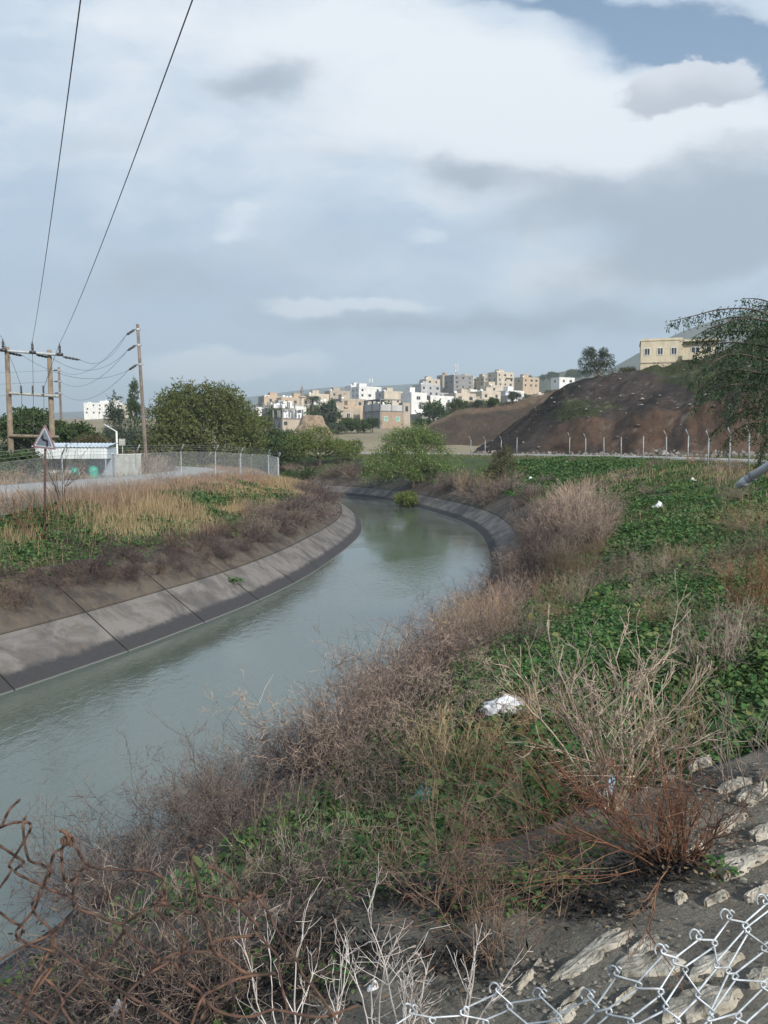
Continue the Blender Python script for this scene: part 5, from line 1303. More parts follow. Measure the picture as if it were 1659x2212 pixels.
# slope shrubs, singled out by where they stand
SLOPE = [(1290, 1108, 44, 1.3), (1345, 1090, 46, 1.4), (1420, 1070, 50, 1.2), (1240, 1125, 40, 1.1), (1400, 1120, 36, 1.0), (1500, 1040, 50, 1.2), (1560, 1030, 44, 1.1), (1600, 1028, 42, 1.0), (1290, 1240, 22, 1.0), (1350, 1300, 17, 1.1), (1420, 1320, 15.5, 1.2), (1300, 1330, 16, 1.0), (1480, 1300, 16, 1.1), (1560, 1330, 14, 1.1), (1620, 1350, 13, 1.0), (1400, 1380, 13, 1.0), (1250, 1290, 19, 1.1), (1650, 1280, 15, 1.2),
         (1440, 1420, 11, .8), (1560, 1460, 9.5, .8), (1640, 1450, 9, .8), (1190, 1400, 14, .8), (1210, 1180, 30, 1.0), (1330, 1180, 28, .9), (1180, 1060, 56, 1.2), (1150, 1075, 52, 1.3), (1120, 1050, 62, 1.1), (1240, 1040, 66, 1.0)]
for k, (u, v, d, s_) in enumerate(SLOPE):
    s_ *= .62; q = gp(u, d, 0); near = "near" if d < 12 else ("middle of the slope" if d < 25 else "far")
    place("dry_shrub", ME_GREY, q.x, q.y, s_, "greyish-brown dry shrub scattered over the green right slope", "dry shrubs scattered over the right slope")
for k in range(6):
    d = rsp.uniform(13, 55); u = rsp.uniform(1180, 1680); q = gp(u, d, 0)
    if canal_a(np.array([q.x]), np.array([q.y]))[1][0] < 4.2: continue
    place("dry_shrub", ME_GREY, q.x, q.y, rsp.uniform(.45, .95), "greyish-brown dry shrub scattered over the green right slope", "dry shrubs scattered over the right slope")
# scrub about the shelter and along the left road
for k in range(70):
    d = rsp.choice([rsp.uniform(43, 49.5), rsp.uniform(43, 62)]); u = rsp.uniform(0, 370); q = gp(u, d, 0)
    if abs(dist_side(np.array([q.x]), np.array([q.y]), np.array(ROAD_L, float))[0]) < 3.0: continue
    place("dry_shrub", rsp.choice(MGL), q.x, q.y, rsp.uniform(.7, 1.3), "greyish scrub beyond the left road around the shelter", "scrub around the shelter")
for k in range(30):
    d = rsp.uniform(59, 72); u = rsp.uniform(285, 372); q = gp(u, d, 0)
    if abs(dist_side(np.array([q.x]), np.array([q.y]), np.array(ROAD_L, float))[0]) < 2.8: continue
    place("dry_shrub", rsp.choice(MGL), q.x, q.y, rsp.uniform(1.0, 1.7), "thick grey-brown bush filling the inside of the left road's curve", "bushes inside the road's curve")
# dark thorny sapling by the sign on the left bank
def single(name, u, d, segs_, mat, label, cat="dry shrub", sides=4, rmin=.0014, lift=0.0, foot=None, rz=0.0):
    q = gp(u, d, lift) if foot is None else foot
    o = link(name, twig_mesh(name, segs_, mat, sides, rmin)); o.location = q; o.rotation_euler = (0, 0, rz); return tag(o, label, cat)
single("thorny_sapling", 185, 22.8, twig_segs(501, 9, 1.9, .55, .12, (4, 3), .016, .12, .02, .5, rmin=.004), MT_dark, "dark thorny sapling arching up beside the sign on the left bank", "sapling", rmin=.004)
single("thorny_sapling", 70, 25, twig_segs(502, 12, 1.5, .8, .2, (5, 3), .012, .12, .0, .5, rmin=.004), MT_red, "reddish bare sapling left of the road sign's post", "sapling", rmin=.004)
single("thorny_sapling", 128, 30.3, twig_segs(503, 8, 3.0, .5, .1, (4, 3), .018, .1, .02, .5, rmin=.005), MT_dark, "tall dark bare sapling between the sign and the first fence post", "sapling", rmin=.005)

# ------------------------------------------------------------------ green weeds and dry grass: nobody could count them
def scatter(n, xlo, xhi, ylo, yhi, rg, pw=1.0):
    y = ylo + (yhi - ylo) * rg.random(n) ** pw; x = xlo + (xhi - xlo) * rg.random(n)
    return x, y
def weed_mesh(x, y, z, leaf, n_leaf, rg, spread, rise):
    n = len(x); idx = np.repeat(np.arange(n), n_leaf); m_ = len(idx)
    th = rg.random(m_) * 2 * math.pi; rr = spread[idx] * np.sqrt(rg.random(m_)); hh = rise[idx] * rg.random(m_) ** .8 * (1.1 - rr / np.maximum(spread[idx], 1e-3) * .6)
    p = np.stack([x[idx] + rr * np.cos(th), y[idx] + rr * np.sin(th), z[idx] + hh], 1)
    d = np.stack([np.cos(th), np.sin(th), rg.normal(.15, .45, m_)], 1); d = unit(d + rg.normal(size=d.shape) * .35)
    s_ = unit(np.cross(d, np.array([0, 0, 1.0]) + rg.normal(size=d.shape) * .35)); up = np.cross(s_, d)
    L = (leaf[idx] * rg.uniform(.55, 1.25, m_))[:, None]; w = L * rg.uniform(.55, .9, m_)[:, None]
    V = np.stack([p, p + d * L * .3 + s_ * w * .5 + up * L * .05, p + d * L * .75 + s_ * w * .42, p + d * L - up * L * .12, p + d * L * .75 - s_ * w * .42, p + d * L * .3 - s_ * w * .5 + up * L * .05], 1)
    return V.reshape(-1, 3), np.arange(6 * m_).reshape(-1, 6)
def blade_mesh(x, y, z, h, w, rg, lean=.35):
    n = len(x); th = rg.random(n) * 2 * math.pi; l_ = lean * rg.random(n) ** .7
    d = np.stack([np.cos(th) * l_, np.sin(th) * l_, np.ones(n)], 1); p = np.stack([x, y, z - .03], 1); a = rg.random(n) * 2 * math.pi
    s_ = np.stack([np.cos(a), np.sin(a), np.zeros(n)], 1) * (w * .5)[:, None]
    mid = p + d * (h * .55)[:, None]; tip = p + d * h[:, None] + np.stack([np.cos(th), np.sin(th), np.full(n, -.35)], 1) * (h * l_ * .5)[:, None]
    V = np.stack([p - s_, p + s_, mid + s_ * .8, mid - s_ * .8, tip], 1).reshape(-1, 3); i = np.arange(n)[:, None] * 5
    return V, [i + np.array([[0, 1, 2, 3]]), i + np.array([[3, 2, 4]])]
MW_green = mat_leaf("weed_leaves", [(.026, .070, .020), (.048, .112, .030), (.075, .150, .040), (.110, .170, .050)], .55, .25)
MW_lush = mat_leaf("mallow_leaves", [(.034, .095, .028), (.062, .150, .042), (.100, .190, .055), (.060, .110, .030), (.13, .17, .05)], .5, .25)
MG_straw = mat_leaf("straw", [(.22, .155, .085), (.34, .25, .14), (.42, .33, .20), (.17, .105, .06)], .8, .15)
MG_mixed = mat_leaf("greening_grass", [(.06, .09, .025), (.13, .13, .05), (.22, .17, .085), (.05, .085, .025)], .7, .2)
MG_red = mat_leaf("rusty_straw", [(.19, .125, .085), (.30, .205, .140), (.38, .275, .195), (.14, .085, .06)], .8, .15)
rgw = np.random.default_rng(901)
def apron_at(x, y):
    vx, vy = x - E0[0], y - E0[1]; return vx * EN[0] + vy * EN[1], vx * ED[0] + vy * ED[1]
AP_A, AP_T = [3.2, 4.4, 5.5, 7.2, 9.0, 12.0], [-7.9, -7.5, -7.0, -5.5, -4.2, -2.5]
def in_apron(x, y, pad=0.0):
    a, t = apron_at(x, y); return (t < np.interp(a, AP_A, AP_T) - pad) & (a > 3.4)
def green_mask(x, y): return fbm(x * .22, y * .22, 61, 4)
# right slope, near: broad mallow-like leaves
x, y = scatter(15000, -2, 9, 4.0, 19, rgw, 1.25); aL, aR = canal_a(x, y); gm = green_mask(x, y)
k = (aR > 3.2) & (np.hypot(x - 1.33, y - 8.2) > .42) & ~in_apron(x, y) & (gm > .34) & (np.abs(x) < y * .62 + 1.5); x, y, gm = x[k], y[k], gm[k]
z = terrain(x, y); n = len(x)
V, F = weed_mesh(x, y, z, rgw.uniform(.022, .052, n) * (1 + y * .025), 22, rgw, rgw.uniform(.10, .26, n), rgw.uniform(.08, .30, n) * (.5 + sstep(gm, .42, .6)))
tag(obj_np("ground_cover", V, [F], MW_lush), kind="stuff")
x, y = scatter(2600, -2, 12, 4.4, 26, rgw, 1.2); aL, aR = canal_a(x, y); k = (aR > 3.4) & (np.hypot(x - 1.33, y - 8.2) > .45) & ~in_apron(x, y) & (fbm(x * .5 + 9, y * .5, 64, 3) > .42); x, y = x[k], y[k]; z = terrain(x, y); n = len(x)
V, F = weed_mesh(x, y, z + .05, rgw.uniform(.06, .12, n), 9, rgw, rgw.uniform(.08, .2, n), rgw.uniform(.10, .34, n)); tag(obj_np("broadleaf_weeds", V, [F], mat_leaf("broad_leaves", [(.05, .11, .035), (.085, .165, .05), (.13, .20, .06), (.20, .20, .07), (.06, .12, .06)], .5, .3)), kind="stuff")
# right slope beyond
x, y = scatter(38000, 1, 28, 15, 74, rgw, 1.5); aL, aR = canal_a(x, y); gm = green_mask(x, y); dry = fbm(x * .16, y * .12, 91, 4)
k = (aR > 3.2) & (aR < 17) & (gm > .33) & (dry < .66); x, y, gm = x[k], y[k], gm[k]; z = terrain(x, y); n = len(x)
V, F = weed_mesh(x, y, z, .055 + y * .0021 * rgw.uniform(.7, 1.2, n), 9, rgw, rgw.uniform(.15, .4, n) * (1 + y * .006), rgw.uniform(.04, .16, n))
tag(obj_np("slope_weeds", V, [F], MW_green), kind="stuff")
# dry and greening grass on the right slope
x, y = scatter(90000, -2, 26, 5, 76, rgw, 1.5); aL, aR = canal_a(x, y); gm = green_mask(x, y); dry = fbm(x * .16, y * .12, 91, 4)
k = (aR > 2.9) & (aR < 18) & ~in_apron(x, y) & (rgw.random(len(x)) < np.clip((dry - .48) * 3.2 - .10 * (y < 18), .03, .7)); x, y, dry = x[k], y[k], dry[k]; z = terrain(x, y); n = len(x)
m_ = dry + rgw.normal(0, .05, n) > .62
for msk, nm, mt in ((m_, "dry_grass", MG_red), (~m_, "greening_grass", MG_mixed)):
    V, Fs = blade_mesh(x[msk], y[msk], z[msk], rgw.uniform(.14, .5, msk.sum()), .005 + y[msk] * .0005, rgw); tag(obj_np(nm, V, Fs, mt), kind="stuff")
x, y = scatter(110000, 0, 28, 7, 76, rgw, 1.45); aL, aR = canal_a(x, y); k = (aR > 3.2) & (aR < 20) & ~in_apron(x, y) & (fbm(x * .4, y * .4, 71, 3) > .36); x, y = x[k], y[k]; z = terrain(x, y); n = len(x)
V, Fs = blade_mesh(x, y, z, rgw.uniform(.05, .17, n) * (1 + y * .012), .006 + y * .0009, rgw, .5); tag(obj_np("short_grass", V, Fs, mat_leaf("green_grass", [(.035, .085, .018), (.065, .135, .030), (.105, .180, .045), (.15, .17, .06)], .65, .25)), kind="stuff")
# left bank
x, y = scatter(300000, -24, 1, 11, 74, rgw, 1.3); aL, aR = canal_a(x, y)
k = (aL > 2.9) & (aL < 11.5); x, y, aL = x[k], y[k], aL[k]
gm = fbm(x * .33 + 5, y * .33, 133, 4); tip = sstep(y, 36, 50); tall = fbm(x * .5, y * .5, 140, 3)
keep = rgw.random(len(x)) < np.clip(.30 + (.52 - gm) * 4 + tip * .7, .10, 1); x, y, aL, gm, tip, tall = [q[keep] for q in (x, y, aL, gm, tip, tall)]
z = terrain(x, y); n = len(x); red = (aL > 7.2) | (aL < 3.8)
h = (.22 + .75 * np.clip(tall - .25, 0, .6)) * rgw.uniform(.35, 1.55, n) * (1 + .25 * (aL > 7)) * (1 - .35 * tip)
for msk, nm, mt in ((red, "rusty_dry_grass", MG_red), (~red, "straw_grass", MG_straw)):
    V, Fs = blade_mesh(x[msk], y[msk], z[msk], h[msk], .0035 + y[msk] * .00034, rgw, .34); tag(obj_np(nm, V, Fs, mt), kind="stuff")
x, y = scatter(26000, -24, 0, 11, 64, rgw, 1.3); aL, aR = canal_a(x, y); gm = fbm(x * .33 + 5, y * .33, 133, 4)
k = (aL > 2.8) & (aL < 9) & ((gm > .47) | ((aL < 4.4) & (y < 32) & (gm > .30))) & (y < 52); x, y, gm = x[k], y[k], gm[k]; z = terrain(x, y); n = len(x)
V, F = weed_mesh(x, y, z, .06 + y * .0020 * rgw.uniform(.7, 1.2, n), 9, rgw, rgw.uniform(.15, .35, n), rgw.uniform(.06, .30, n)); tag(obj_np("bank_weeds", V, [F], MW_green), kind="stuff")
# verges of the left road and the flat beyond it, and the verge before the far right road
x, y = scatter(60000, -48, -8, 28, 92, rgw, 1.0); aL, aR = canal_a(x, y); rd = np.abs(dist_side(x, y, resample(catmull(ROAD_L), 2)))
k = (aL > 9.5) & (rd > 2.4); x, y = x[k], y[k]; z = terrain(x, y); n = len(x)
V, Fs = blade_mesh(x, y, z, rgw.uniform(.15, .6, n), .01 + y * .0005, rgw); tag(obj_np("verge_grass", V, Fs, MG_red), kind="stuff")
x, y = scatter(26000, -6, 40, 38, 112, rgw, 1.0); aL, aR = canal_a(x, y); rd = np.abs(dist_side(x, y, resample(catmull(ROAD_R), 2)))
k = (aR > 12) & (rd > 2.5); x, y = x[k], y[k]; z = terrain(x, y); n = len(x)
V, Fs = blade_mesh(x, y, z, rgw.uniform(.10, .38, n), .012 + y * .0005, rgw); tag(obj_np("far_verge_grass", V, Fs, MG_mixed), kind="stuff")
x_, y_, z_ = on_bank(-1, s_at(LW, sL, 27.2), .95)
V, F = weed_mesh(np.full(5, x_) + rgw.normal(0, .12, 5), np.full(5, y_) + rgw.normal(0, .12, 5), np.full(5, z_), np.full(5, .12), 14, rgw, np.full(5, .2), np.full(5, .16))
tag(obj_np("weed_tuft", V, [F], MW_green), "small bright green weed tuft sprouting from a joint of the left lining", "weed")
# ------------------------------------------------------------------ chain-link fence round the left bank, posts on the right
M_post = mat_noise("galvanised_post", (.20, .22, .23), (.31, .33, .34), 4.0, .55, .15, .002, 0.15)
M_mesh = mat_plain("chain_link_wire", (.30, .31, .31), .55)
LF = [(-13.6, 23.5), (-12.95, 31.0), (-12.6, 39.0), (-12.1, 46.0), (-11.4, 52.0), (-10.7, 57.5), (-9.6, 64.0), (-9.3, 67.5), (-9.7, 71.0), (-11.2, 75.0), (-13.6, 79.0), (-15.2, 81.2), (-17.0, 83.2), (-19.0, 85.0), (-21.4, 86.6), (-24.4, 88.2), (-27.6, 89.6), (-31, 90.8)]
PH = 1.92
lf = empty("chain_link_fence", (LF[1][0], LF[1][1], gz(*LF[1])))
tag(lf, "galvanised chain-link fence with angled post tops following the left road round its bend", "fence")
O_ = np.array(lf.location)
lfz = terrain(np.array([p[0] for p in LF]), np.array([p[1] for p in LF]))
FP = [np.array([x, y, z]) - O_ for (x, y), z in zip(LF, lfz)]
rgf = np.random.default_rng(5)
for p in FP:
    lx, ly = rgf.normal(0, .03, 2)
    top = p + np.array([lx, ly, PH])
    mb = MB().tube([p - [0, 0, .4], p, top], .036, 8).tube([top - [0, 0, .02], top + [.21 + lx, -.05, .42]], .028, 6)
    mb.build("post", M_post, lf, True)
P0, P1 = [], []
for a, b_ in zip(FP[:-1], FP[1:]):
    L_ = np.linalg.norm((b_ - a)[:2]); pitch = .085; hh = PH - .06; n = int(L_ / pitch)
    for k in range(-int(hh / pitch), n + 1):
        for sg in (1, -1):
            s0, s1 = k * pitch, k * pitch + hh
            z0, z1 = 0.0, hh
            if s0 < 0: z0 = -s0; s0 = 0
            if s1 > L_: z1 -= s1 - L_; s1 = L_
            if s1 <= s0: continue
            if sg < 0: q0, q1 = L_ - s0, L_ - s1
            else: q0, q1 = s0, s1
            P0.append(a + (b_ - a) * (q0 / L_) + [0, 0, z0 + .04]); P1.append(a + (b_ - a) * (q1 / L_) + [0, 0, z1 + .04])
V, F = seg_tubes(P0, P1, .0026, .0026, 3)
obj_np("wire_mesh", V, [F], M_mesh, lf)
mb = MB()
for h_, k in ((PH - .03, 0), (PH + .15, .5), (PH + .28, .8), (PH + .4, 1.0)):
    pts = []
    for a, b_ in zip(FP[:-1], FP[1:]):
        for t in (0, .25, .5, .75): pts.append(a * (1 - t) + b_ * t + np.array([.21 * k, -.05 * k, h_ - .16 * t * (1 - t) * (k > 0)]))
    mb.tube(pts, .005, 4)
mb.build("barbed_wire", M_mesh, lf)
# right bank: bare posts in a row along the far road
RF = resample(np.array([(19.6, 30), (19.9, 42), (20, 50), (20, 60), (19.4, 68), (18.0, 76), (15.5, 84), (12.5, 90), (10.4, 93), (8, 95)], float), .25)
RFu = 829.5 + 1661 * RF[:, 0] / RF[:, 1]
for i, u in enumerate([1660, 1618, 1571.6, 1526.5, 1485.4, 1440, 1388, 1342, 1303, 1265, 1229, 1116, 1080, 1048, 1017]):
    k = int(np.argmin(np.abs(RFu - u))); x, y = RF[k]
    o = empty("fence_post", (x, y, gz(x, y))); hp = 1.95 + rgf.normal(0, .05)
    where = ["hidden in the feathery tree", "beneath the feathery tree's tip", "just left of the feathery tree's tip", "second left of the feathery tree", "third left of the feathery tree", "fourth left of the feathery tree", "before the reddish cut", "at the middle of the reddish cut", "at the left part of the reddish cut", "at the left end of the reddish cut", "where the dark spoil meets the road", "beside the scrubby small tree", "behind the scrubby small tree", "left of the scrubby small tree", "nearest the acacia with pods"][i]
    tag(o, "grey fence post along the far right road, " + where, "fence post", "bare fence posts along the right road")
    lx = rgf.normal(0, .04)
    MB().tube([(0, 0, -.4), (lx, 0, hp)], .045, 8).build("post", M_post, o, True)
    if i not in (6, 7, 8, 11): MB().tube([(lx, 0, hp - .02), (lx - .24, -.1, hp + .44)], .034, 6).build("arm", M_post, o, True)
# pipe end of a fallen barrier at the right picture edge
pa, pb, pc = P(1603, 1044, 5.2), P(1665, 1003, 5.0), P(1900, 850, 4.3)
pp_ = empty("metal_pipe", pa); tag(pp_, "slanting grey metal pipe end poking in at the right picture edge", "pipe")
MB().tube([(0, 0, 0), pb - pa, pc - pa], .028, 14).build("tube", M_steel, pp_, True)
dv = (pb - pa).normalized()
MB().tube([-dv * .035, dv * .05], [.024, .033], 14).build("end_cap", M_steel, pp_, True)
MB().tube([dv * .09, dv * .105], .033, 14).build("collar", mat_plain("dull_zinc", (.22, .23, .24), .6), pp_, True)
po = pc - pa
MB().tube([po, po + Vector((.02, 0, -6.2))], .04, 10).build("support", M_steel, pp_, True)
# ------------------------------------------------------------------ stone-pitched apron under the viewer
def apron_z(x, y):
    a, t = apron_at(x, y); return 3.36 - .30 * (7.2 - a)
def ap_pt(u, v):
    ax, e = ray(u, v); lo, hi = 1.0, 15.0      # march to the plane
    for _ in range(60):
        m_ = (lo + hi) / 2
        if CAM_Z + e * m_ > apron_z(ax * m_, m_): lo = m_
        else: hi = m_
    return Vector((ax * lo, lo, float(apron_z(ax * lo, lo))))
na, nt = 130, 130
A_ = np.linspace(3.15, 13, na); rows_ = []
tb = np.interp(A_, AP_A, AP_T) + .5 * (fbm(A_ * 1.3, A_ * 0, 71, 3) - .5)
for f_ in np.linspace(0, 1, nt):
    t = -15 + (tb + 15) * f_; x = E0[0] + A_ * EN[0] + t * ED[0]; y = E0[1] + A_ * EN[1] + t * ED[1]
    z = apron_z(x, y) + .10 * (fbm(x * 1.1, y * 1.1, 73, 4) - .5) + .05 * (fbm(x * 5, y * 5, 74, 3) - .5) - .35 * (f_ > .985)
    rows_.append(np.stack([x, y, z], 1))
def apron_mat():
    m_, nb, b = new_mat("cement_apron")
    v = geo_pos(nb)
    n1 = nb.noise(v, 1.6, 8, .65, .5); n2 = nb.noise(v, 9, 7, .7); n3 = nb.noise(v, .9, 5, .6, w=4.0)
    c_ = nb.mix(nb.step(n1.outputs['Fac'], .36, .62), (.115, .108, .093), (.215, .195, .160))
    c_ = nb.mix(nb.m('MULTIPLY', nb.step(n3.outputs['Fac'], .55, .66), .65), c_, (.066, .065, .060))
    c_ = nb.mix(nb.m('MULTIPLY', nb.step(n2.outputs['Fac'], .56, .72), .5), c_, (.07, .065, .057))
    c_ = nb.mix(nb.m('MULTIPLY', nb.step(nb.noise(v, 2.3, 6, .7, w=8.0).outputs['Fac'], .64, .70), .7), c_, (.05, .085, .025))
    c_ = nb.mix(nb.m('MULTIPLY', nb.step(nb.noise(v, 70, 4, .7).outputs['Fac'], .48, .62), .45), c_, (.06, .056, .05))
    nb.l.new(c_, b.inputs['Base Color']); b.inputs['Roughness'].default_value = .95; b.inputs['Specular IOR Level'].default_value = .2
    bump(nb, b, nb.m('ADD', nb.noise(v, 30, 8, .7).outputs['Fac'], nb.m('MULTIPLY', n2.outputs['Fac'], 2.0)), .8, .03)
    return m_
apn = empty("stone_apron", (0, 0, 0)); tag(apn, "grey cement apron with pale embedded stones sloping down at the lower right", "apron")
obj_np("cement_face", np.stack(rows_, 0), [grid_faces(na, nt)], apron_mat(), apn, smooth=True)
M_stone2 = mat_noise("pale_limestone", (.27, .24, .19), (.46, .42, .35), 9.0, .95, .9, .02, c3=(.09, .083, .07), scale2=6.0)
STONES = [(1288, 2058, 150, 62, 27), (1142, 2110, 62, 34, 55), (1062, 1883, 48, 20, 25), (1395, 2045, 52, 34, 15), (1512, 2165, 130, 62, 12), (1600, 1858, 110, 50, 15), (1575, 1778, 58, 24, 25), (1625, 1712, 56, 32, 20), (1452, 1673, 34, 22, 20), (1590, 1692, 70, 20, 15), (1545, 1940, 40, 14, 20), (1468, 1938, 24, 18, 10), (1240, 2155, 50, 26, 40), (1400, 2085, 120, 42, 10), (1640, 1925, 60, 12, 18), (1210, 2195, 60, 34, 20), (1355, 2150, 40, 22, 30), (955, 1990, 40, 18, 35), (1545, 2080, 90, 40, 14), (1646, 2110, 50, 30, 10), (1330, 1965, 36, 18, 30), (1510, 1645, 40, 14, 15), (1100, 2010, 34, 16, 40), (1655, 1790, 60, 22, 20), (890, 2030, 36, 18, 30), (1225, 1925, 26, 16, 20), (1500, 1835, 30, 14, 30)]
rst = np.random.default_rng(33)
sl_n = Vector((-.30 * EN[0], -.30 * EN[1], 1)).normalized()
for u, v, w, h, ang in STONES:
    w, h = w * 1.2, h * 1.2
    c0 = ap_pt(u, v); ca, sa = math.cos(R(ang)), math.sin(R(ang)); n = 26; lay = []
    th = np.linspace(0, 2 * math.pi, n, endpoint=False)
    rad = 1 + .5 * (fbm(np.cos(th) * 1.6 + u, np.sin(th) * 1.6 + v, 91, 3) - .5) * 2 + rst.normal(0, .06, n)
    ring = [ap_pt(u + (w / 2 * math.cos(t) * r * ca - -h / 2 * math.sin(t) * r * sa * -1), v - (w / 2 * math.cos(t) * r * sa) + h / 2 * math.sin(t) * r * ca) - c0 for t, r in zip(th, rad)]
    V = []
    for sc2, up in ((1.05, -.04), (1.0, .000), (.95, .008), (.74, .013), (.4, .015)):
        for q, jj in zip(ring, rst.normal(0, 1, n)): V.append(tuple(q * sc2 + sl_n * (up + .003 * jj * (up > 0))))
    V.append(tuple(sl_n * .016)); i = np.arange(n); j = (i + 1) % n; Fq = np.concatenate([np.stack([k * n + i, k * n + j, (k + 1) * n + j, (k + 1) * n + i], 1) for k in range(4)])
    Ft = np.stack([4 * n + i, 4 * n + j, np.full(n, 5 * n)], 1)
    o = obj_np("stone", V, [Fq[:, ::-1], Ft[:, ::-1]], M_stone2, apn); o.location = c0
# burnt leaf litter under the shrubs, spread lower left as painted bush shade
def litter_bits(name, spots, n, mat, rg, L=(.02, .07)):
    Vs, Fs, k = [], [], 0
    for (u, v, ru, rv) in spots:
        q = np.array([ap_pt(u + ru * rg.normal(), v + rv * rg.normal()) for _ in range(n)]); q[:, 2] += rg.random(n) * .05 + .005
        d = rg.normal(size=(n, 3)) * [1, 1, .3]
        V, F = leaf_quads(q, d, rg.uniform(*L, n), rg.uniform(.006, .02, n), rg); Vs.append(V); Fs.append(F + k); k += len(V)
    tag(obj_np(name, np.concatenate(Vs), Fs, mat), kind="stuff")
M_ash_shade = mat_leaf("charred_litter_and_shade", [(.010, .010, .010), (.022, .020, .020), (.04, .034, .03)], .9, 0)
litter_bits("burnt_litter_and_shade", [(1440, 1875, 45, 18), (1350, 1900, 50, 20), (1270, 1965, 60, 22), (1180, 1935, 50, 18), (980, 1960, 50, 25), (700, 2010, 55, 28), (620, 2040, 45, 24), (1000, 2080, 50, 24), (880, 1940, 50, 20), (770, 2070, 50, 22), (500, 2120, 60, 40), (380, 2160, 70, 40), (250, 2130, 60, 50), (120, 2170, 60, 40), (420, 2170, 90, 30), (300, 2190, 90, 30), (560, 2160, 80, 40), (170, 2080, 70, 40), (650, 2120, 60, 50)], 420, M_ash_shade, np.random.default_rng(44))
# green seedlings on the apron
rgw2 = np.random.default_rng(46)
pts = []
for (u, v, ru, rv, n) in [(1170, 1945, 40, 18, 26), (1225, 1890, 60, 20, 30), (1100, 1900, 45, 20, 22), (1050, 1955, 40, 16, 14), (1250, 1815, 60, 18, 18), (1545, 1890, 12, 5, 5), (900, 1880, 60, 30, 30), (800, 1930, 60, 26, 22), (720, 1880, 60, 30, 30), (640, 1900, 40, 26, 22), (560, 2090, 50, 20, 14), (480, 2000, 60, 22, 16), (380, 2060, 60, 30, 18), (250, 2090, 60, 40, 16), (90, 2120, 50, 40, 14), (520, 2170, 50, 20, 10), (690, 2130, 40, 16, 10), (1000, 1870, 60, 22, 20)]:
    for _ in range(n): pts.append(ap_pt(u + ru * rgw2.normal(), v + rv * rgw2.normal()))
pts = np.array(pts); n = len(pts)
V, F = weed_mesh(pts[:, 0], pts[:, 1], pts[:, 2] - .01, rgw2.uniform(.022, .048, n), 10, rgw2, rgw2.uniform(.04, .12, n), rgw2.uniform(.02, .12, n)); tag(obj_np("apron_weeds", V, [F], MW_lush), kind="stuff")

# ------------------------------------------------------------------ shrubs in front, one by one
def fshrub(u, v, seg, mat, label, sides=4, rmin=.0012, rz=0.0, name="dry_shrub"):
    q = ap_pt(u, v); o = link(name, twig_mesh("twigs", seg, mat, sides, rmin)); o.location = q; o.rotation_euler = (0, 0, rz); return tag(o, label, "dry shrub")
fshrub(1318, 1745, twig_segs(601, 15, 1.12, .50, .07, (5, 4, 2), .0085, .12, .05, .50, (.5, .5, .5), (9, 6, 3, 2), .3, .55, .0016), MT_pale, "tall pale forked dry bush standing at the apron's upper edge", rmin=.0022)
fshrub(1345, 1730, twig_segs(602, 11, .95, .62, .10, (5, 4, 2), .0075, .13, .04, .55, (.5, .5, .5), (8, 5, 3, 2), .3, .55, .0016), MT_grey, "greyer forked dry bush just right of the tall pale one", rmin=.0017)
fshrub(1460, 1690, twig_segs(603, 10, .78, .55, .10, (4, 4), .006, .12, .05, .5, (.5, .5), (8, 5, 3), .3, .55, .0015), MT_tan, "thin pale dry bush right of the tall forked ones", rmin=.0015)
fshrub(1600, 1720, twig_segs(604, 10, .65, .7, .12, (4, 3), .005, .14, .04, .5, (.5, .5), (8, 5, 3), .3, .55, .0013), MT_grey, "low twiggy bush at the right picture edge on the apron", rmin=.0013)
fshrub(1462, 1862, twig_segs(605, 26, .50, .55, .09, (4, 3), .0065, .14, .05, .5, (.6, .5), (7, 4, 3), .3, .6, .0013), MT_red, "stumpy reddish-brown bush in black ash on the apron", rmin=.0014)
fshrub(1450, 1850, twig_segs(606, 18, .80, 1.05, .08, (5, 4), .005, .16, .02, .55, (.6, .5), (9, 5, 3), .25, .6, .0012, lean=(-1.0, .15, -.1)), MT_red, "long arching brown twigs sweeping left from the stumpy bush", rmin=.0012)
fshrub(1180, 1850, twig_segs(607, 22, .60, 1.15, .16, (5, 4), .0045, .18, .0, .6, (.6, .5), (8, 5, 3), .25, .6, .0012, lean=(-.5, 0, 0)), MT_brown, "sprawling tangle of tan twigs over the weeds left of the stumpy bush", rmin=.0012)
fshrub(960, 1965, twig_segs(608, 22, .70, .75, .14, (5, 4, 2), .0045, .16, .03, .55, (.6, .5, .5), (8, 5, 3, 2), .25, .6, .0011), MT_brown, "brown twiggy bush with paler tips in the lower middle", rmin=.0011)
fshrub(1075, 2080, twig_segs(609, 14, .48, .55, .08, (4, 4), .004, .15, .05, .55, (.6, .5), (8, 5, 3), .25, .6, .0010), MT_brown, "small tan twiggy bush beside the apron's black litter", rmin=.0010)
fshrub(1000, 2225, twig_segs(610, 3, .75, .25, .02, (5, 3), .0045, .07, .06, .4, (.28, .5), (10, 4, 3), .3, .5, .0011, lean=(.35, .1, 0)), MT_white, "single long bleached stalk slanting up right of the bottom middle", rmin=.0012)
for k, (u, v, h, seed) in enumerate([(880, 2260, .62, 611), (815, 2240, .78, 612), (760, 2290, .55, 613), (690, 2275, .60, 614), (620, 2300, .62, 615), (930, 2290, .42, 616), (840, 2310, .45, 624)]):
    fshrub(u, v, twig_segs(seed, 3, h, .50, .04, (5, 3), .0052, .13, .05, .55, (.42, .5), (10, 5, 3), .2, .5, .0010), MT_white if k % 3 != 2 else MT_grey, ["bleached forked dry bush at the bottom, the one nearest the galvanised wire", "tallest bleached dry bush at the bottom middle", "bleached dry bush low at the bottom middle", "bleached twigs at the bottom left of the tallest pale bush", "leftmost bleached dry bush at the bottom", "short bleached sprigs at the bottom beside the wire", "grey-white sprigs at the foot of the tallest bleached bush"][k], rmin=.0010)
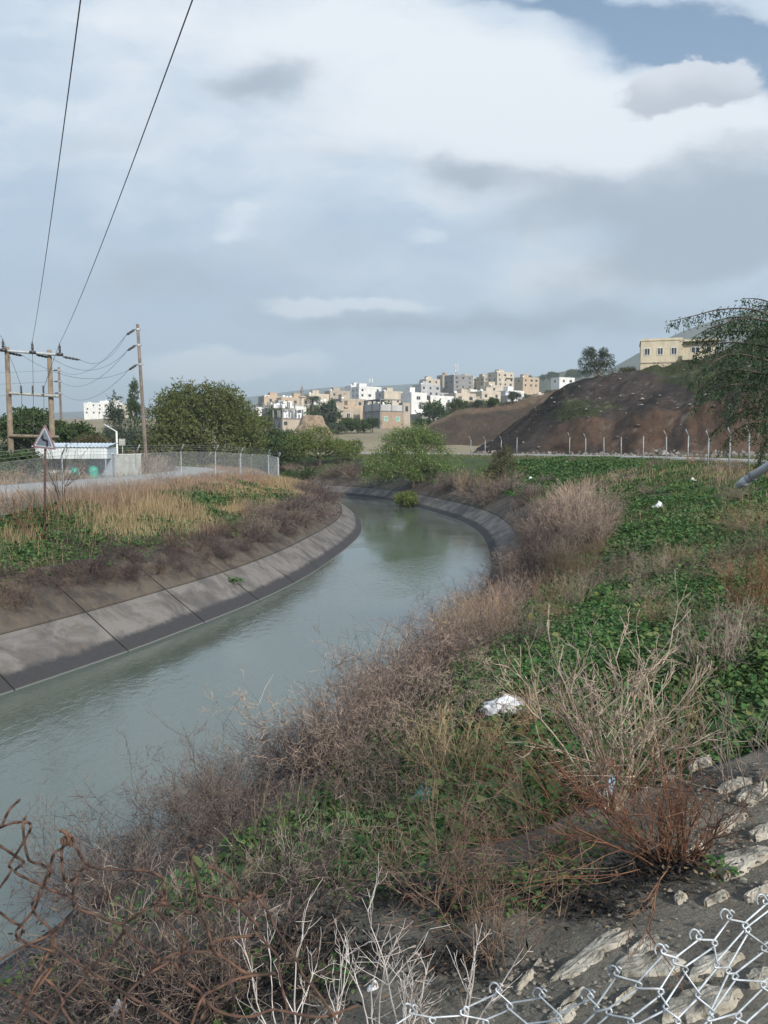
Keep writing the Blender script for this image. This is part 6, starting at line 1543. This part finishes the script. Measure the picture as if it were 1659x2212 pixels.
for k, (u, v, h, mt, seed, lab) in enumerate([(420, 2120, .60, (MT_dark, MT_grey), 617, "pale-tipped bush behind the rusty wire, right one"), (250, 2150, .52, (MT_dark, MT_purple), 618, "purple-brown bush behind the rusty wire, middle one"), (120, 2190, .42, (MT_dark, MT_purple), 619, "purple-brown bush behind the rusty wire in the lower left corner"), (540, 2160, .55, (MT_dark, MT_brown), 620, "tan low bush behind the rusty wire's torn end"), (350, 2210, .5, (MT_dark, MT_brown), 621, "reddish low bush under the rusty wire"), (560, 1990, .65, MT_dark, 622, "dark thorny bush at the lining behind the torn wire"), (680, 1960, .55, (MT_dark, MT_grey), 623, "greyish thin bush over the black litter")]):  # dark stem colour stands in for the bush shadows in this corner
    fshrub(u, v, twig_segs(seed, 20, h, .85, .14, (5, 3, 2), .0050, .17, .03, .6, (.55, .5, .5), (7, 4, 3, 2), .25, .58, .0012), mt, lab, rmin=.0012)
for k, (u, d, h, mt, seed, lab) in enumerate([(800, 8.6, 1.05, MT_purple, 631, "purple-brown bush rising before the thicket left of the weeds"), (720, 7.9, 0.9, MT_purple, 633, "brownish thin-stemmed bush low at the thicket's front"), (1190, 7.2, .5, MT_tan, 635, "low tan twigs in the green weeds below the white bag"), (1000, 6.6, .7, MT_tan, 636, "tan twiggy bush by the teal bag"), (1560, 7.6, .75, MT_grey, 638, "grey dry bush among the weeds near the right edge"), (1640, 9.6, .9, MT_red, 640, "reddish bare bush at the right picture edge above the weeds")]):
    q = gp(u, d, .0)
    o = link("dry_shrub", twig_mesh("twigs", twig_segs(seed, 24, h, .55, .16, (5, 4, 2), .0055, .12, .04, .5, (.5, .5, .5), (8, 5, 3, 2), .25, .58, .0014), mt, 3, .0015)); o.location = q; tag(o, lab, "dry shrub")

# gravel and crumbs on the apron
def pebbles(name, spots, n, size, mat, rg):
    ico = np.array([[0, 0, .7], [.9, 0, .2], [.28, .85, .2], [-.73, .53, .2], [-.73, -.53, .2], [.28, -.85, .2], [0, 0, -.4]]); tri = np.array([[0, 1, 2], [0, 2, 3], [0, 3, 4], [0, 4, 5], [0, 5, 1], [6, 2, 1], [6, 3, 2], [6, 4, 3], [6, 5, 4], [6, 1, 5]])
    Vs, Fs, k = [], [], 0
    for (u, v, ru, rv) in spots:
        for _ in range(n):
            q = np.array(ap_pt(u + ru * rg.uniform(-1, 1), v + rv * rg.uniform(-1, 1))); s_ = size * rg.uniform(.3, 1) ** 2
            Vs.append(ico * s_ * rg.uniform(.6, 1.3, 3) + rg.normal(0, .1, ico.shape) * s_ + q); Fs.append(tri + k); k += 7
    tag(obj_np(name, np.concatenate(Vs), Fs, mat), kind="stuff")
pebbles("gravel", [(1400, 2000, 260, 200), (1550, 1800, 120, 140), (1200, 2080, 160, 110), (1000, 2050, 140, 120), (1500, 1700, 160, 60)], 330, .018, mat_leaf("gravel_grit", [(.06, .055, .048), (.13, .12, .10), (.24, .215, .18), (.09, .08, .068)], .95, 0), np.random.default_rng(51))
litter_bits("dead_leaf_litter", [(1250, 1930, 140, 50), (1480, 1840, 60, 40), (900, 2030, 160, 70), (600, 2080, 160, 60), (350, 2140, 180, 60), (150, 2150, 120, 70)], 300, mat_leaf("dead_leaves", [(.07, .045, .03), (.14, .095, .06), (.22, .16, .10)], .9, 0), np.random.default_rng(52), (.012, .04))
# ------------------------------------------------------------------ litter
def bag(u, v, w, h, mat, label, seed, cat="plastic bag", foot=None, yaw=0.0):
    p = foot or ap_pt(u, v); n, m_ = 56, 34; th = np.linspace(0, 2 * math.pi, n, endpoint=False); rows_ = []
    for ph in np.linspace(0, math.pi / 2 * 1.12, m_)[::-1]:
        cx, cz = np.sin(ph), np.cos(ph); x, y = cx * np.cos(th), cx * np.sin(th)
        f = 1 + .55 * (fbm(x * 1.3 + seed, y * 1.3 + cz, seed, 3) - .5) + .22 * np.abs(fbm(x * 3 + cz * 2, y * 3 + seed, seed + 1, 3) - .5) * 2
        rows_.append(np.stack([x * w / 2 * f, y * w / 2 * .6 * f, np.full(n, cz) * h * f * (.8 + .35 * np.sin(th * 1.0 + seed))], 1))
    F = grid_faces(n, m_); i = np.arange(m_ - 1) * n; F = np.concatenate([F, np.stack([i + n - 1, i, i + n, i + 2 * n - 1], 1)])
    o = obj_np(cat.replace(" ", "_"), np.stack(rows_, 0), [F], mat, smooth=True); o.location = p; o.rotation_euler = (0, 0, yaw); tag(o, label, cat); return o
def plastic(name, c_):
    m_, nb, b = new_mat(name); v = obj_coord(nb); n1 = nb.noise(v, 9, 6, .65, 1.0)
    nb.l.new(nb.mix(n1.outputs['Fac'], tuple(x * .7 for x in c_), c_), b.inputs['Base Color']); b.inputs['Roughness'].default_value = .35
    bump(nb, b, nb.noise(v, 11, 4, .5, 1.5).outputs['Fac'], .6, .02); return m_
MP_white = plastic("white_plastic_film", (.66, .67, .70)); MP_teal = plastic("teal_plastic_film", (.01, .17, .14)); MP_blue = plastic("blue_plastic_film", (.35, .52, .70))
q = gp(1098, 8.25, .09); bag(0, 0, .46, .15, MP_white, "crumpled white plastic bag lying in the green weeds", 3, foot=q, yaw=.25)
q = gp(918, 6.3, .04); bag(0, 0, .20, .14, MP_teal, "teal plastic bag half sunk in the weeds", 7, foot=q)
bag(1315, 1705, .15, .10, MP_blue, "pale blue plastic scrap behind the tall forked bush", 9, cat="plastic scrap", yaw=.8)
bag(505, 2150, .05, .04, plastic("bright_blue_film", (.03, .25, .45)), "small bright blue plastic scrap behind the rusty wire", 12, cat="plastic scrap")
bag(805, 2140, .06, .05, MP_white, "small whitish plastic scrap among the bleached twigs", 14, cat="plastic scrap")
bag(255, 2190, .10, .07, plastic("grey_film", (.30, .31, .34)), "grey plastic scrap in the lower left corner behind the rusty wire", 15, cat="plastic scrap")
for k, (u, d, s_, lab) in enumerate([(1436, 17.0, .16, "small white litter scrap on the slope above the tall shrubs"), (1425, 30.5, .45, "pale litter scrap high on the green slope"), (1330, 27, .3, "white litter scrap beside the dry slope shrubs"), (1500, 38, .35, "white litter scrap below the far right fence posts"), (1150, 60, .5, "white litter scrap near the scrubby small tree"), (708, 40, .35, "pale stone-coloured scrap on the left bank's tip")]):
    q = gp(u, d, .03)
    bag(0, 0, s_, s_ * .5, MP_white, lab, 20 + k, cat="litter scrap", foot=q)
# rubble and litter along the foot of the excavated hill
def rubble():
    rg = np.random.default_rng(88); Vs, Fs, k = [], [], 0
    ico = np.array([[0, 0, 1], [.9, 0, .3], [.28, .85, .3], [-.73, .53, .3], [-.73, -.53, .3], [.28, -.85, .3], [.73, .53, -.4], [-.28, .85, -.4], [-.9, 0, -.4], [-.28, -.85, -.4], [.73, -.53, -.4]])
    tri = np.array([[0, 1, 2], [0, 2, 3], [0, 3, 4], [0, 4, 5], [0, 5, 1], [1, 6, 2], [2, 7, 3], [3, 8, 4], [4, 9, 5], [5, 10, 1], [2, 6, 7], [3, 7, 8], [4, 8, 9], [5, 9, 10], [1, 10, 6]])
    for _ in range(520):
        u = rg.uniform(1030, 1690); Db = np.interp(u, [1030, 1120, 1250, 1480, 1659], [103, 97, 88, 80, 76]); d = Db + rg.normal(.5, 1.8)
        x = (u - 829.5) / 1661 * d
        if abs(x - 25) < 2.6 and d < 80: continue
        s_ = rg.uniform(.08, .28) * rg.choice([1, 1, 1.7]); V = ico * s_ * rg.uniform(.6, 1.2, 3) + rg.normal(0, .05, ico.shape) + [x, d, gz(x, d) + .1 + max(0, d - Db) * .12]
        Vs.append(V); Fs.append(tri + k); k += len(V)
    tag(obj_np("rubble", np.concatenate(Vs), Fs, mat_leaf("broken_rubble", [(.08, .066, .055), (.14, .12, .10), (.28, .26, .23), (.10, .08, .065)], .95, 0)), kind="stuff")
rubble()
def hill_stuff():
    rg = np.random.default_rng(95); o = bpy.data.objects["excavated_hillside"]; me = o.data; n = len(me.vertices); co = np.empty(n * 3, np.float32); me.vertices.foreach_get("co", co); co = co.reshape(-1, 3)
    z0 = co[:, 2]; sel = co[(z0 > 5.2) & (co[:, 1] < 121) & (co[:, 0] < 66)]
    m_ = fbm(sel[:, 0] * .12 + 3, sel[:, 2] * .28, 42, 4) + rg.normal(0, .08, len(sel))
    p = sel[m_ > np.quantile(m_, .72)]; p = p[rg.integers(0, len(p), 1500)]; n = len(p)
    V, F = weed_mesh(p[:, 0], p[:, 1], p[:, 2], np.full(n, .20), 8, rg, rg.uniform(.2, .7, n), rg.uniform(.1, .7, n)); tag(obj_np("hillside_scrub", V, [F], ML_brown), kind="stuff")
    p = sel[rg.integers(0, len(sel), 500)]; ico = np.array([[0, 0, .8], [.9, 0, .2], [.28, .85, .2], [-.73, .53, .2], [-.73, -.53, .2], [.28, -.85, .2]]); tri = np.array([[0, 1, 2], [0, 2, 3], [0, 3, 4], [0, 4, 5], [0, 5, 1]])
    s_ = (.05 + .32 * rg.random(len(p)) ** 4)[:, None, None]; V = ico[None] * s_ * rg.uniform(.6, 1.4, (len(p), 1, 3)) + p[:, None, :] + [0, -.05, .02]
    F = tri[None] + (np.arange(len(p)) * 6)[:, None, None]; tag(obj_np("hillside_stones", V, [F.reshape(-1, 3)], mat_leaf("hill_stones", [(.06, .05, .045), (.13, .11, .095), (.30, .28, .26), (.09, .075, .065)], .95, 0)), kind="stuff")
hill_stuff()

# ------------------------------------------------------------------ torn wire in front of the lens: rusty on the left, galvanised on the right
RW_ = [[(85, 165), (40, 210), (12, 268), (0, 285), (-20, 300)], [(0, 285), (60, 265), (115, 262), (135, 278), (120, 320), (65, 410), (40, 450), (48, 475), (0, 545), (-30, 580)],
       [(-20, 350), (0, 365), (60, 405), (100, 432), (98, 445), (65, 478), (130, 515), (185, 545), (150, 600), (140, 630), (160, 670), (230, 740), (225, 790), (180, 890), (170, 920), (240, 980), (275, 1045), (270, 1070), (330, 1160)],
       [(112, 240), (100, 270), (110, 370), (130, 430), (180, 445), (215, 470), (210, 510), (185, 545)], [(290, 320), (275, 370), (235, 400), (215, 470), (195, 540), (260, 570), (310, 590), (330, 630), (280, 690), (230, 745), (110, 800), (0, 862), (-30, 880)],
       [(300, 315), (320, 340), (345, 400), (375, 440), (430, 465), (560, 470), (640, 475), (700, 500), (715, 540), (715, 590), (690, 605), (670, 615), (680, 640), (760, 730), (800, 780), (795, 820), (760, 860)],
       [(278, 355), (268, 400), (272, 450), (280, 510), (300, 520), (330, 500), (375, 450), (340, 490), (318, 560), (325, 610), (330, 635), (430, 670), (530, 705), (620, 650), (690, 610), (770, 640), (850, 658), (865, 610), (855, 500), (830, 420), (850, 375), (880, 365)],
       [(-30, 635), (0, 655), (60, 700), (95, 715), (95, 745), (75, 765), (70, 740), (90, 712), (150, 640), (185, 545)], [(75, 765), (140, 800), (240, 830), (240, 880), (180, 930), (120, 1040), (110, 1070), (60, 1160)], [(330, 635), (230, 760), (215, 820), (180, 890)],
       [(530, 705), (540, 740), (450, 850), (380, 900), (375, 930), (280, 1030), (275, 1050), (200, 1160)], [(535, 735), (610, 790), (680, 840), (690, 870), (640, 930)], [(225, 790), (300, 850), (375, 900), (470, 960), (580, 1030), (700, 1090), (800, 1160)],
       [(905, 455), (980, 485), (1030, 540), (1040, 590), (1000, 600), (1060, 650), (1120, 710), (1110, 740), (1160, 790), (1210, 850), (1215, 900), (1230, 990), (1250, 1080), (1230, 1160)], [(870, 580), (930, 590), (1000, 605), (1060, 605), (1110, 590), (1155, 578)],
       [(1075, 590), (1080, 570), (1120, 590), (1170, 660), (1210, 740), (1280, 840), (1320, 930), (1380, 1000), (1450, 1100), (1490, 1160)], [(865, 610), (890, 690), (920, 780), (930, 820), (1000, 870), (1080, 920), (1200, 920)], [(690, 870), (780, 830), (900, 825), (920, 790), (980, 770), (1110, 755)],
       [(760, 870), (800, 950), (870, 1000), (890, 1060), (880, 1110), (850, 1160)], [(830, 1160), (880, 1030), (950, 985), (1050, 940), (1200, 920)], [(-30, 960), (0, 975), (60, 1010), (115, 1045), (120, 1075), (250, 1160)], [(115, 1040), (160, 990), (240, 880)], [(540, 1160), (545, 1030), (640, 930), (740, 870)],
       [(880, 1030), (960, 1090), (1080, 1110), (1180, 1080), (1230, 1085), (1400, 1110), (1560, 1060)]]
rf = empty("rusty_wire_mesh", P(300, 2100, .74)); tag(rf, "torn and buckled rusty chain-link wire in front at the lower left", "wire mesh")
rgr = np.random.default_rng(66); mb = MB()
for i, wpts in enumerate(RW_):
    q2 = catmull([((x * .9042) / 1.8228, (3000 + y * .9042) / 1.8228) for x, y in wpts], 6)
    pts = [P(u, v, .74 + .05 * math.sin(u * .009 + 1) + .03 * math.sin(v * .013) + .007 * math.sin(k * .8 + i * 2)) - rf.location for k, (u, v) in enumerate(q2)]
    mb.tube([tuple(p) for p in pts], .00140 + .00020 * np.sin(np.arange(len(pts)) * 1.7 + i), 7)
mb.build("wires", M_rust, rf, True)
for (x, y) in ((286, 336), (700, 600)):
    c0 = P(x * .9042 / 1.8228, (3000 + y * .9042) / 1.8228, .745) - rf.location; knot = MB()
    knot.tube([tuple(c0 + Vector((.005 * math.cos(t), .004 * math.sin(t * .7), .005 * math.sin(t) + .0016 * t - .008))) for t in np.linspace(0, 9, 26)], .0019, 6)
    knot.build("tie_wire", M_rust, rf, True)
gm_ = empty("galvanised_wire_mesh", P(1400, 2100, .86)); tag(gm_, "bright galvanised chain-link wire with a torn upper edge at the lower right", "wire mesh")
TE = np.array([(60, 1120), (175, 1080), (290, 1045), (400, 1085), (505, 1090), (615, 1092), (700, 1112), (790, 1115), (880, 1108), (960, 1050), (1040, 1010), (1130, 965), (1215, 930), (1290, 900), (1365, 855), (1430, 812), (1500, 775), (1565, 735), (1640, 700), (1720, 660), (1800, 630), (1880, 600)], float)
def top_at(i): return np.array([np.interp(i, np.arange(len(TE)), TE[:, k]) for k in (0, 1)])
mb = MB(); rgg = np.random.default_rng(67)
def g3(x, y, dd): return P((1500 + x * .9186) / 1.8228, (2900 + y * .9186) / 1.8228, .86 + .05 * math.sin(x * .004) + .03 * math.sin(y * .006 + x * .002) + dd) - gm_.location
jit = {}
def node(i, j):
    key = (round(i * 2), j)
    if key not in jit: jit[key] = rgg.normal(0, 17, 2)
    t = top_at(i); return t + np.array([-24 * j - 8 * math.sin(i * 1.3 + j * .8), (88 + 8 * math.sin(i * .9)) * j]) + jit[key] * (1 if j else .6)
for k in range(0, len(TE) - 1):
    pl = []; s0 = 1 if k % 2 else 0
    for j in range(0, 8):
        ii = k + (.5 if (j + s0) % 2 else -.5) + .5
        if k in (0, 1, 2) and j < 1: continue
        n_ = node(ii, j); sgn = 1 if (j + s0) % 2 else -1
        for da, dy, dd in ((-.10, -13, -.0022), (.06, 0, 0.0), (-.10, 13, .0022)):   # rounded elbow hooking round the neighbour
            pl.append((n_[0] + sgn * (7 + da * 60), n_[1] + dy, dd * sgn))
    # knuckled end
    x0, y0, _ = pl[0]
    hook = [(x0 - 34, y0 + 26, .004), (x0 - 40, y0 + 4, .004), (x0 - 26, y0 - 16, .002), (x0 - 8, y0 - 12, 0)] if k % 2 else [(x0 + 22, y0 - 2, -.002), (x0 + 8, y0 - 12, -.001)]
    arr = catmull(np.array(hook + pl), 5)
    mb.tube([tuple(g3(*q)) for q in arr], .00112, 7)
mb.build("wires", mat_noise("galvanised_wire", (.40, .43, .45), (.58, .61, .63), 60.0, .45, .2, .0006, .25, c3=(.30, .30, .30), scale2=40.0), gm_, True)
# ------------------------------------------------------------------ past 300 shrubs, the ones that show smallest become one mass
SHRUBS.sort(key=lambda q: -q[0])
n_single = sum(1 for o in col.objects if o.name.split(".")[0] == "dry_shrub") - len(SHRUBS)
rest = SHRUBS[max(0, 292 - n_single):]
if rest:
    bpy.context.view_layer.update()
    Vs, Fs, Ms_, mats, k = [], [], [], [], 0
    for _, o in rest:
        me = o.data; n = len(me.vertices); co = np.empty(n * 3, np.float32); me.vertices.foreach_get("co", co)
        f = np.empty(len(me.loops), np.int32); me.loops.foreach_get("vertex_index", f)
        mw = np.array(o.matrix_world); Vs.append(co.reshape(-1, 3) @ mw[:3, :3].T + mw[:3, 3]); Fs.append(f.reshape(-1, 4) + k); k += n
        mi = np.empty(len(me.polygons), np.int32); me.polygons.foreach_get("material_index", mi)
        for mt in me.materials:
            if mt not in mats: mats.append(mt)
        Ms_.append(np.array([mats.index(mt) for mt in me.materials], np.int32)[mi])
        bpy.data.objects.remove(o)
    sc_o = obj_np("dry_scrub", np.concatenate(Vs), [np.concatenate(Fs)], mats)
    sc_o.data.polygons.foreach_set("material_index", np.concatenate(Ms_)); tag(sc_o, kind="stuff")
